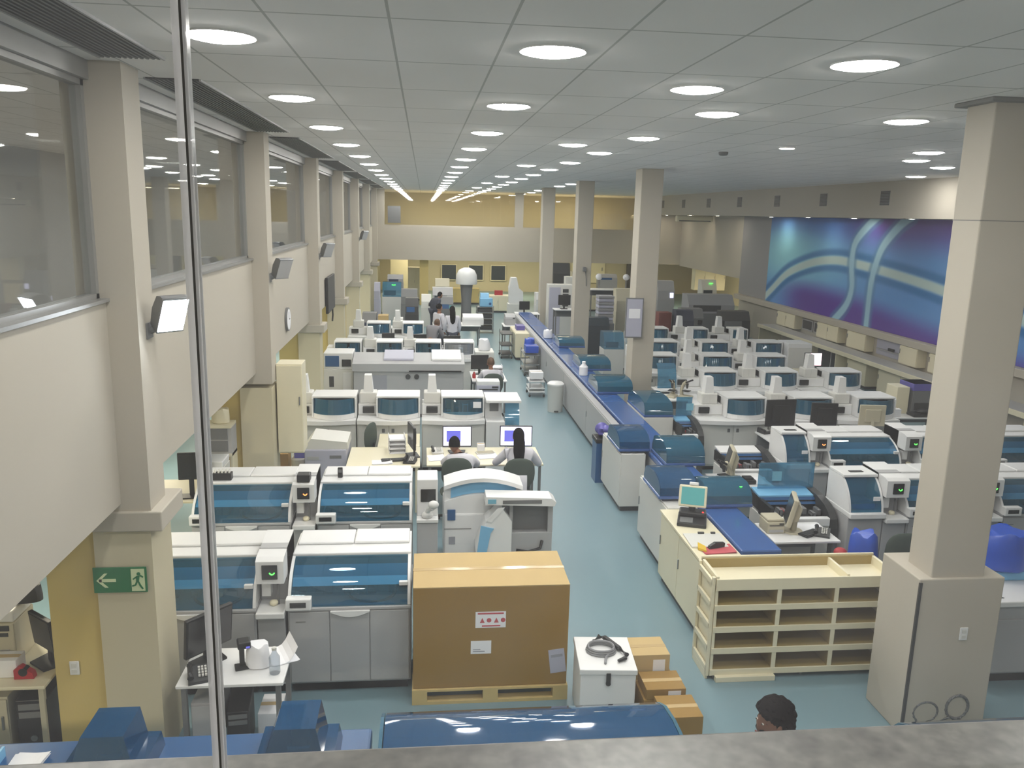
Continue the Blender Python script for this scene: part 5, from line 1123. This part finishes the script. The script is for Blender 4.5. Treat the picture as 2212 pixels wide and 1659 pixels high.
cupboard('far_counter','cream counter cabinet under the far windows at the end of the aisle',2.85,4.0,37.6,38.3,0,.78,'lam',2)
carton('red_box','red boxes on the cream counter at the end of the aisle',3.25,3.62,37.8,38.0,.782,1.0,'red',lab=False)
t=T('far_window_frame','dark window pane in the warm far wall, next to the domed instrument','window',(1.45,47.94,.82)); B(-.45,.45,-.06,0,-.2,.72).build('frame',M['lam'],t); B(-.4,.4,-.07,-.06,-.15,.67).build('pane',M['dteal'],t)
r=dup(t,(3.0,47.94,.82),None,'dark window pane in the warm far wall, behind the domed instrument'); r=dup(t,(4.3,47.94,.82),None,'dark window pane in the warm far wall, towards the far column')
cupboard('file_cabinet','tall pale cupboard standing before the warm far wall',-.80,-.04,42.4,43,0,1.68,'lam',2)
S(B(-.2,.22,40.35,40.75,0,2.9),'pillar_13',M['ochre'],'yellow pillar under the far band wall')
S(MB().box(-1.80,-.86,45.5,45.6,0,2.0),'door_1',M['lam'])
def gen(name,label,x0,x1,y,z1,m,D=.6,win=None,led=None,scr=None,top=None,z0=0):
    t=T(name,label,'instrument',((x0+x1)/2,y,z0)); X=(x1-x0)/2; Z=z1-z0
    B(-X,X,0,D,0,Z*.62,bev=.01).build('base_cabinet',M[m],t); MB().prism([(0,Z*.62),(D,Z*.62),(D,Z),(D*.35,Z),(.02,Z*.8)],'x',-X+.01,X-.01).build('upper_case',M[top or m],t)
    if win: MB().prism([(.0,Z*.66),(.012,Z*.66),(.03,Z*.79),(.018,Z*.79)],'x',-X*.8,X*.4).build('window',M[win],t)
    if scr: B(X*.45,X*.85,-.01,.01,Z*.66,Z*.76).build('display',M[scr],t)
    if led: MB().tube([(.03*q,.1+.0*q,Z*.93+.01*((q-2.5)/2.5)**2) for q in range(6)],.012,n=6).build('readout',M[led],t)
    return t
gen('far_analyzer','teal-hooded analyzer with a green readout near the pale door',-1.72,-.92,34.6,1.56,'offw',win='lidt',led='led_g',top='lidc')
gen('far_analyzer','grey copier-like instrument before the pale cupboard',-.90,-.24,32.8,1.44,'mgrey',scr='dgrey')
gen('far_analyzer','dark stacked instrument beside the people in white coats',-.66,-.18,29.6,1.42,'dgrey',win='navy')
gen('far_analyzer','white instrument with lavender side near the window wall at the far end',-2.0,-1.75,33.5,1.62,'lav')
gen('far_analyzer','dark-topped instrument by the window wall behind the cream carton',-1.92,-1.46,25.8,1.33,'mgrey',win='dblue')
carton('cream_carton','cream carton standing on a bench behind the blue-windowed row',-1.42,-1.10,25.8,26.2,.90,1.28,'cardl',lab=False)
table('work_table','bench under the cream carton near the window wall',(-1.19,26.0,0),.5,.6,.898)
gen('far_analyzer','slim white instrument with dark edge between carton and people',-.92,-.62,24.9,1.28,'offw',scr='dgrey')
table('work_table','white table in front of the people at the far instruments',(1.1,27.6,0),1.6,.9,.8)
gen('far_analyzer','white benchtop instrument with rounded lid near the wire rack',1.3,2.0,27.3,1.12,'white',z0=.80)
gen('far_analyzer','grey group of instruments under the domed one',.55,1.15,31.8,1.25,'mgrey',win='navy',scr='scrt')
cupboard('aisle_cabinet','white cabinet beside the aisle past the split-window row',1.35,1.85,21.3,22.0,0,.9,'offw',1)
bag('paper_bag','crumpled white bag on the white cabinet past the split-window row',(1.6,21.6,.90),(.16,.12,.3),'paper',seed=31)
table('work_table','grey side table in the aisle past the cream aisle cabinet',(2.98,28.3,0),.5,.9,.7)
gen('far_analyzer','grey instrument on the side table past the cream aisle cabinet',2.8,3.16,28.1,1.05,'grey',scr='dgrey',z0=.70)
monitor('monitor','dark monitor at the far end of the aisle before the covered instrument',(3.75,30.5,.849),.1,.40,.32,stand=.12)
table('work_table','white table with a dark monitor at the far end of the aisle',(3.85,30.5,0),.9,.7,.848)
# beyond the track, between the far columns
t=T('storage_shelf','white shelf cabinet with compartments between the two far columns','shelf',(5.05,30.2,0)); MB().box(-.46,.46,0,.5,0,1.95,bev=.01).build('body',M['offw'],t)
for k in range(4): B(.08,.30,-.012,.0,1.15+.17*k,1.28+.17*k,bev=.003).build('compartment',M['dgrey'],t)
B(-.42,-.0,-.012,0,.1,1.85,bev=.004).build('door',M['lav'],t)
monitor('monitor','dark monitor with a bright glint before the white shelf cabinet',(4.98,28.9,1.20),0,.44,.36,stand=.14)
table('work_table','high white bench between the two far columns',(5.05,28.9,0),.9,.6,1.2)
gen('far_analyzer','dark instruments on the shelf line behind the far columns',5.9,6.7,37.5,2.3,'dgrey',scr='grey')
table('work_table','white bench with two round lamps between the far columns',(7.3,33.2,0),1.2,.8,1.55)
for x,l in ((7.2,'white round globe lamp on the bench between the far columns, nearer the shelf cabinet'),(8.35,'white round globe lamp on the bench between the far columns, nearer the notice board')):
    t=T('globe_lamp',l,'lamp',(x,33.6,1.55)); MB().cyl((0,0,0),(0,0,.36),.03).build('stem',M['steel'],t); MB().ell((0,0,.46),(.14,.14,.13)).build('globe',M['paper'],t)
table('work_table','second white bench under a globe lamp near the notice board',(8.4,33.4,0),.9,.8,1.55)
t=T('tray_stack','tall stack of mauve trays behind the blue-green track cover','tray stack',(6.16,27.6,0))
for k in range(9): B(-.27+.01*(k%2),.27-.01*(k%2),-.25,.25,.9+.105*k,.99+.105*k,bev=.01).build('tray',M['lav' if k%2 else 'ltaupe'],t)
B(-.3,.3,-.28,.28,0,.9,bev=.01).build('base_cabinet',M['mgrey'],t)
gen('far_analyzer','tall pale green instrument behind the notice board',6.66,7.28,28.0,2.0,'beige',scr='scr')
gen('far_analyzer','light blue hooded instrument between second and third columns',5.12,5.72,22.8,1.22,'offw',win='lidt',top='lidc')
gen('far_analyzer','dark low instrument between the columns behind the blue-green cover',5.3,6.1,26.4,1.18,'dteal')
gen('far_analyzer','broad grey instrument with a wavy dark upper panel near the wall',9.65,11.4,29.2,1.72,'mgrey',win='dgrey',top='ltaupe',D=.9)
gen('far_analyzer','grey low instrument with black bay in front of the broad grey one',8.6,9.35,26.6,1.5,'mgrey',scr='screen')
gen('far_analyzer','dark shelved instrument beside the wall bench end',9.9,10.9,26.4,1.45,'dgrey',win='mgrey')
gen('far_analyzer','grey-green instrument with a lit white screen past the third column',9.45,10.15,32.6,1.95,'grey',scr='scr')
gen('far_analyzer','pale instrument with a green readout in the warm side opening',11.6,12.25,33.5,1.95,'offw',led='led_g',win='dteal')
box_thing('red_crate','dark red crates stacked behind the small-windowed row','crate',7.50,7.92,25.6,26.0,0,1.5,'lips')
gen('far_analyzer','dark blue jumble of instruments behind the small-windowed row',7.98,8.55,25.2,1.6,'trous')
cupboard('wall_cupboard','warm-lit upper cupboard in the side opening below the cream wall',12.9,14.4,38.4,38.9,1.1,2.1,'lam',3,plinth=False)
cupboard('wall_cupboard','warm-lit base cupboard in the side opening below the cream wall',12.9,14.4,38.3,38.9,0,.9,'lam',3)
S(B(11.9,12.5,47.8,47.95,0,2.1),'door_2',M['screen'])
# notice board and small things fixed to columns and walls
t=T('notice_board','lavender notice board hung on the third column','board',(4.40,16.86,1.98)); B(-.19,.19,-.03,.0,0,.85,bev=.01).build('frame',M['mgrey'],t); B(-.165,.165,-.035,-.03,.03,.82).build('board_face',M['lav'],t); B(-.12,.12,-.038,-.035,.42,.62).build('paper_sheet',M['paper'],t)
def flood(label,y,lit):
    t=T('emergency_light',label,'light',(-2.085,y,3.62),0)
    n=Vector((.60,-.62,-.42)).normalized(); u=Vector((.70,.71,0)).normalized(); v=u.cross(n).normalized()
    if v.z<0: v=-v
    R=Matrix((u,n,v)).transposed().to_4x4(); R.translation=Vector((.20,-.02,.06))
    MB().tube([(.015,.02,-.06),(.08,.01,-.04),(.14,.0,.0)],[.03,.02,.03]).box(.0,.015,-.04,.08,-.12,.0).build('bracket',M['mgrey'],t)
    MB().prism([(-.11,-.13),(-.03,-.145),(-.0,-.145),(.0,.145),(-.05,.145),(-.10,.12),(-.13,.0)],'x',-.105,.105,R=R).build('housing',M['mgrey'],t)
    MB().box(-.108,.108,-.012,.004,-.148,-.135,R=R).box(-.108,.108,-.012,.004,.135,.148,R=R).build('rim',M['steel'],t)
    B(-.10,.10,.0,.006,-.135,.135,R=R).build('lens',M['flood' if lit else 'grey'],t)
flood('lit emergency flood lamp on the pillar with the exit sign',6.45,True)
for k,l in ((1,'unlit grey flood lamp on the second window pillar'),(2,'unlit grey flood lamp on the third window pillar'),(4,'unlit grey flood lamp on the fifth window pillar')): flood(l,PY[k]+.1,False)
t=T('wall_television','flat television fixed to the window wall under the third window','television',(-2.28,20.3,2.5),0); B(0,.06,-.75,.75,-.42,.42,bev=.01).build('case',M['black'],t); B(.06,.063,-.72,.72,-.39,.39).build('screen',M['dgrey'],t); MB().tube([(.02,.5,-.42),(.02,.55,-.6),(.01,.5,-.75)],.02).build('cable',M['black'],t)
t=T('wall_clock','round wall clock on the window wall between two pillars','clock',(-2.298,14.1,2.66)); MB().cyl((0,0,0),(.04,0,0),.2,n=28).build('case',M['mgrey'],t); MB().cyl((.04,0,0),(.043,0,0),.175,n=28).build('dial',M['paper'],t); MB().box(.044,.047,-.006,.006,0,.13).box(.044,.047,0,.09,-.006,.006).build('hands',M['black'],t)
t=T('column_camera','small dark camera fixed to the second column','camera',(4.66,23.93,2.95)); MB().box(-.04,.05,-.16,0,-.06,.06,bev=.01).build('body',M['mgrey'],t); MB().tube([(.05,-.02,-.05),(.09,-.01,-.3),(.1,-.005,-.5)],.012).build('cable',M['mgrey'],t)
t=T('air_conditioner','long white split air conditioner under the soffit at the far end','air conditioner',(11.6,35.2,4.32)); B(-.8,.8,-.15,.15,0,.26,bev=.05).build('body',M['lam'],t); B(-.7,.7,-.155,-.15,.02,.06).build('outlet_flap',M['dgrey'],t)
# ------------------------------------------------------------------ ceiling lamps, grilles, soffit lamps
def downlight(label,x,y,group,first=[None]):
    if first[0] is None:
        t=T('ceiling_light',label,'ceiling light',(x,y,CE),0,group)
        MB().lathe([(.185,-.004),(.20,-.012),(.20,0),(.185,0)],28).build('rim',M['white'],t); MB().lathe([(.184,-.006),(.17,-.018),(.12,-.028),(0,-.032)],28).build('diffuser',M['diff'],t)
        first[0]=t; return t
    return dup(first[0],(x,y,CE),None,label,group)
G='round ceiling lights'
def rowl(x,ys,name):
    for k,y in enumerate(ys): downlight('round ceiling light, %s in the row %s counted from the gallery window'%(ORD[k],name),x,y,G)
rowl(-1.165,[2.542+2.634*k for k in range(15)],'along the window wall')
rowl(.766,[2.542+2.634*k for k in range(15)],'over the analyzers')
rowl(2.72,[2.51+2.64*k for k in range(15)],'over the aisle edge')
rowl(2.06,[6.39+5.34*k for k in range(7)],'over the aisle itself')
for x,y,l in ((4.6,2.4,'round ceiling light before the near column, close to the gallery window'),(7.4,3.6,'round ceiling light beyond the near column, close to the gallery window'),(4.60,7.80,'round ceiling light close beside the top of the near column'),(6.89,11.04,'round ceiling light in the loose group past the near column, towards the track'),(7.61,12.5,'round ceiling light in the loose group past the near column, over the hooded rows'),(8.92,13.84,'round ceiling light in the loose group past the near column, over the monitors'),(10.2,16.7,'round ceiling light by the soffit past the near column'),
    (4.64,26.44,'round ceiling light just behind the second column'),(4.66,28.86,'round ceiling light between the two far columns'),(4.74,34.8,'round ceiling light behind the farthest column'),(4.90,38.4,'round ceiling light before the far upper glazing')): downlight(l,x,y,G)
t=T('emergency_fitting','small dim ceiling lamp alone between the light rows','ceiling light',(4.80,10.9,CE)); MB().lathe([(.11,-.03),(.12,0),(.0,-.035)],20).build('rim',M['white'],t); MB().lathe([(.09,-.036),(0,-.04)],20).build('diffuser',M['spot'],t)
t=T('smoke_detector','small grey detector on the ceiling before the third column','detector',(4.40,12.2,CE)); MB().lathe([(.07,0),(.07,-.03),(.05,-.05),(0,-.055)],18).build('body',M['mgrey'],t)
ve=[(1.2,6.05),(6.95,11.3),(12.15,16.7),(17.6,21.9),(22.7,27.1),(27.95,32.5),(33.3,37.7)]
for k,(a,b) in enumerate(ve):
    t=T('air_grille','long dark ceiling grille along the window wall, %s from the gallery window'%ORD[k],'air grille',(-1.94,a,CE)); B(-.2,.2,0,b-a,-.006,0).build('backing',M['dgrey'],t)
    s=MB()
    for q in range(11): s.box(-.19+.036*q,-.175+.036*q,.01,b-a-.01,-.014,-.006)
    s.build('slats',M['mgrey'],t); MB().box(-.215,-.2,0,b-a,-.016,0).box(.2,.215,0,b-a,-.016,0).build('frame',M['grey'],t)
for k,y in enumerate((38.0,34.88,31.72,28.5,25.36,22.29,19.17)):
    t=T('wall_grille','dark louvre grille in the soffit face, %s from the far end'%ORD[k],'air grille',(11.0,y,5.07)); B(-.012,0,-.2,.2,-.17,.17).build('frame',M['mgrey'],t)
    s=MB()
    for q in range(9): s.box(-.02,-.012,-.18,.18,-.155+.036*q,-.137+.036*q)
    s.build('slats',M['dgrey'],t)
for k,(x,y) in enumerate(((11.5,39.0),(11.5,35.4),(11.5,32.0),(11.9,27.8),(11.6,24.4),(11.9,22.2),(11.4,18.6))):
    t=T('soffit_light','recessed soffit lamp above the mural wall, %s from the far end'%ORD[k],'ceiling light',(x,y,4.6)); MB().lathe([(.12,-.008),(.14,-.012),(.14,0)],20).build('rim',M['white'],t); MB().lathe([(.12,-.01),(0,-.014)],20).build('diffuser',M['spot'],t)

# more of the crowded far zone
o=MB().shell([(0,0),(.012,.008),(.03,.010),(.05,.004)],'x',-.006,.006,.001).build('plastic_scrap',M['paper']); o.location=(.415,.86,3.791); o.rotation_euler=(0,0,.7); tag(o,'small curled white scrap lying on the granite window sill','scrap')
cupboard('far_counter','peach counter in front of the dark windows of the warm wall',1.2,2.75,40.9,41.6,0,.78,'ochre',4)
gen('far_analyzer','grey jumble of instruments left of the domed instrument\'s pedestal'.replace('left of','beside'),.35,1.2,33.6,1.45,'grey',scr='scrt',win='dteal')
gen('far_analyzer','pale instrument between the yellow pillar and the domed instrument',.5,1.15,36.8,1.55,'beige',win='dgrey')
gen('far_analyzer','white instrument behind the person in dark clothes',-.1,.30,32.6,1.25,'offw',scr='screen')
cupboard('far_counter','cream counter before the teal-hooded analyzer at the far window wall',-1.85,-.3,36.6,37.2,0,.9,'lam',3)
gen('far_analyzer','grey instrument on the cream counter at the far window wall',-1.6,-.9,36.7,1.7,'ltaupe',win='dblue',z0=.902)
gen('far_analyzer','white printer-like instrument beside the aisle before the far columns',4.6,5.3,33.6,1.3,'white',scr='dgrey')
gen('far_analyzer','dark cluttered instrument beneath the globe lamps',7.0,7.9,31.8,1.3,'dgrey',win='teal')
gen('far_analyzer','pale instrument tower right beside the notice board column'.replace('right ',''),6.0,6.6,34.6,1.9,'offw',scr='dgrey',win='dteal')
cupboard('far_counter','long pale counter under the far band wall, past the third column',5.6,9.4,38.6,39.3,0,1.0,'lam',6)
gen('far_analyzer','row end instrument with blue front on the long pale counter',8.3,9.2,38.7,1.75,'grey',win='navy',z0=1.002)
gen('far_analyzer','brown-grey instrument in the middle of the long pale counter',7.0,7.9,38.7,1.85,'beige',win='dgrey',z0=1.002)
t=T('far_poster','warm lit cabinet door on the far wall behind the globe lamps','cabinet door',(9.6,47.95,.6)); B(-1.0,1.0,-.05,.0,0,1.5).build('door_leaf',M['lam'],t); B(.8,.85,-.08,-.05,.7,.9).build('handle',M['steel'],t)
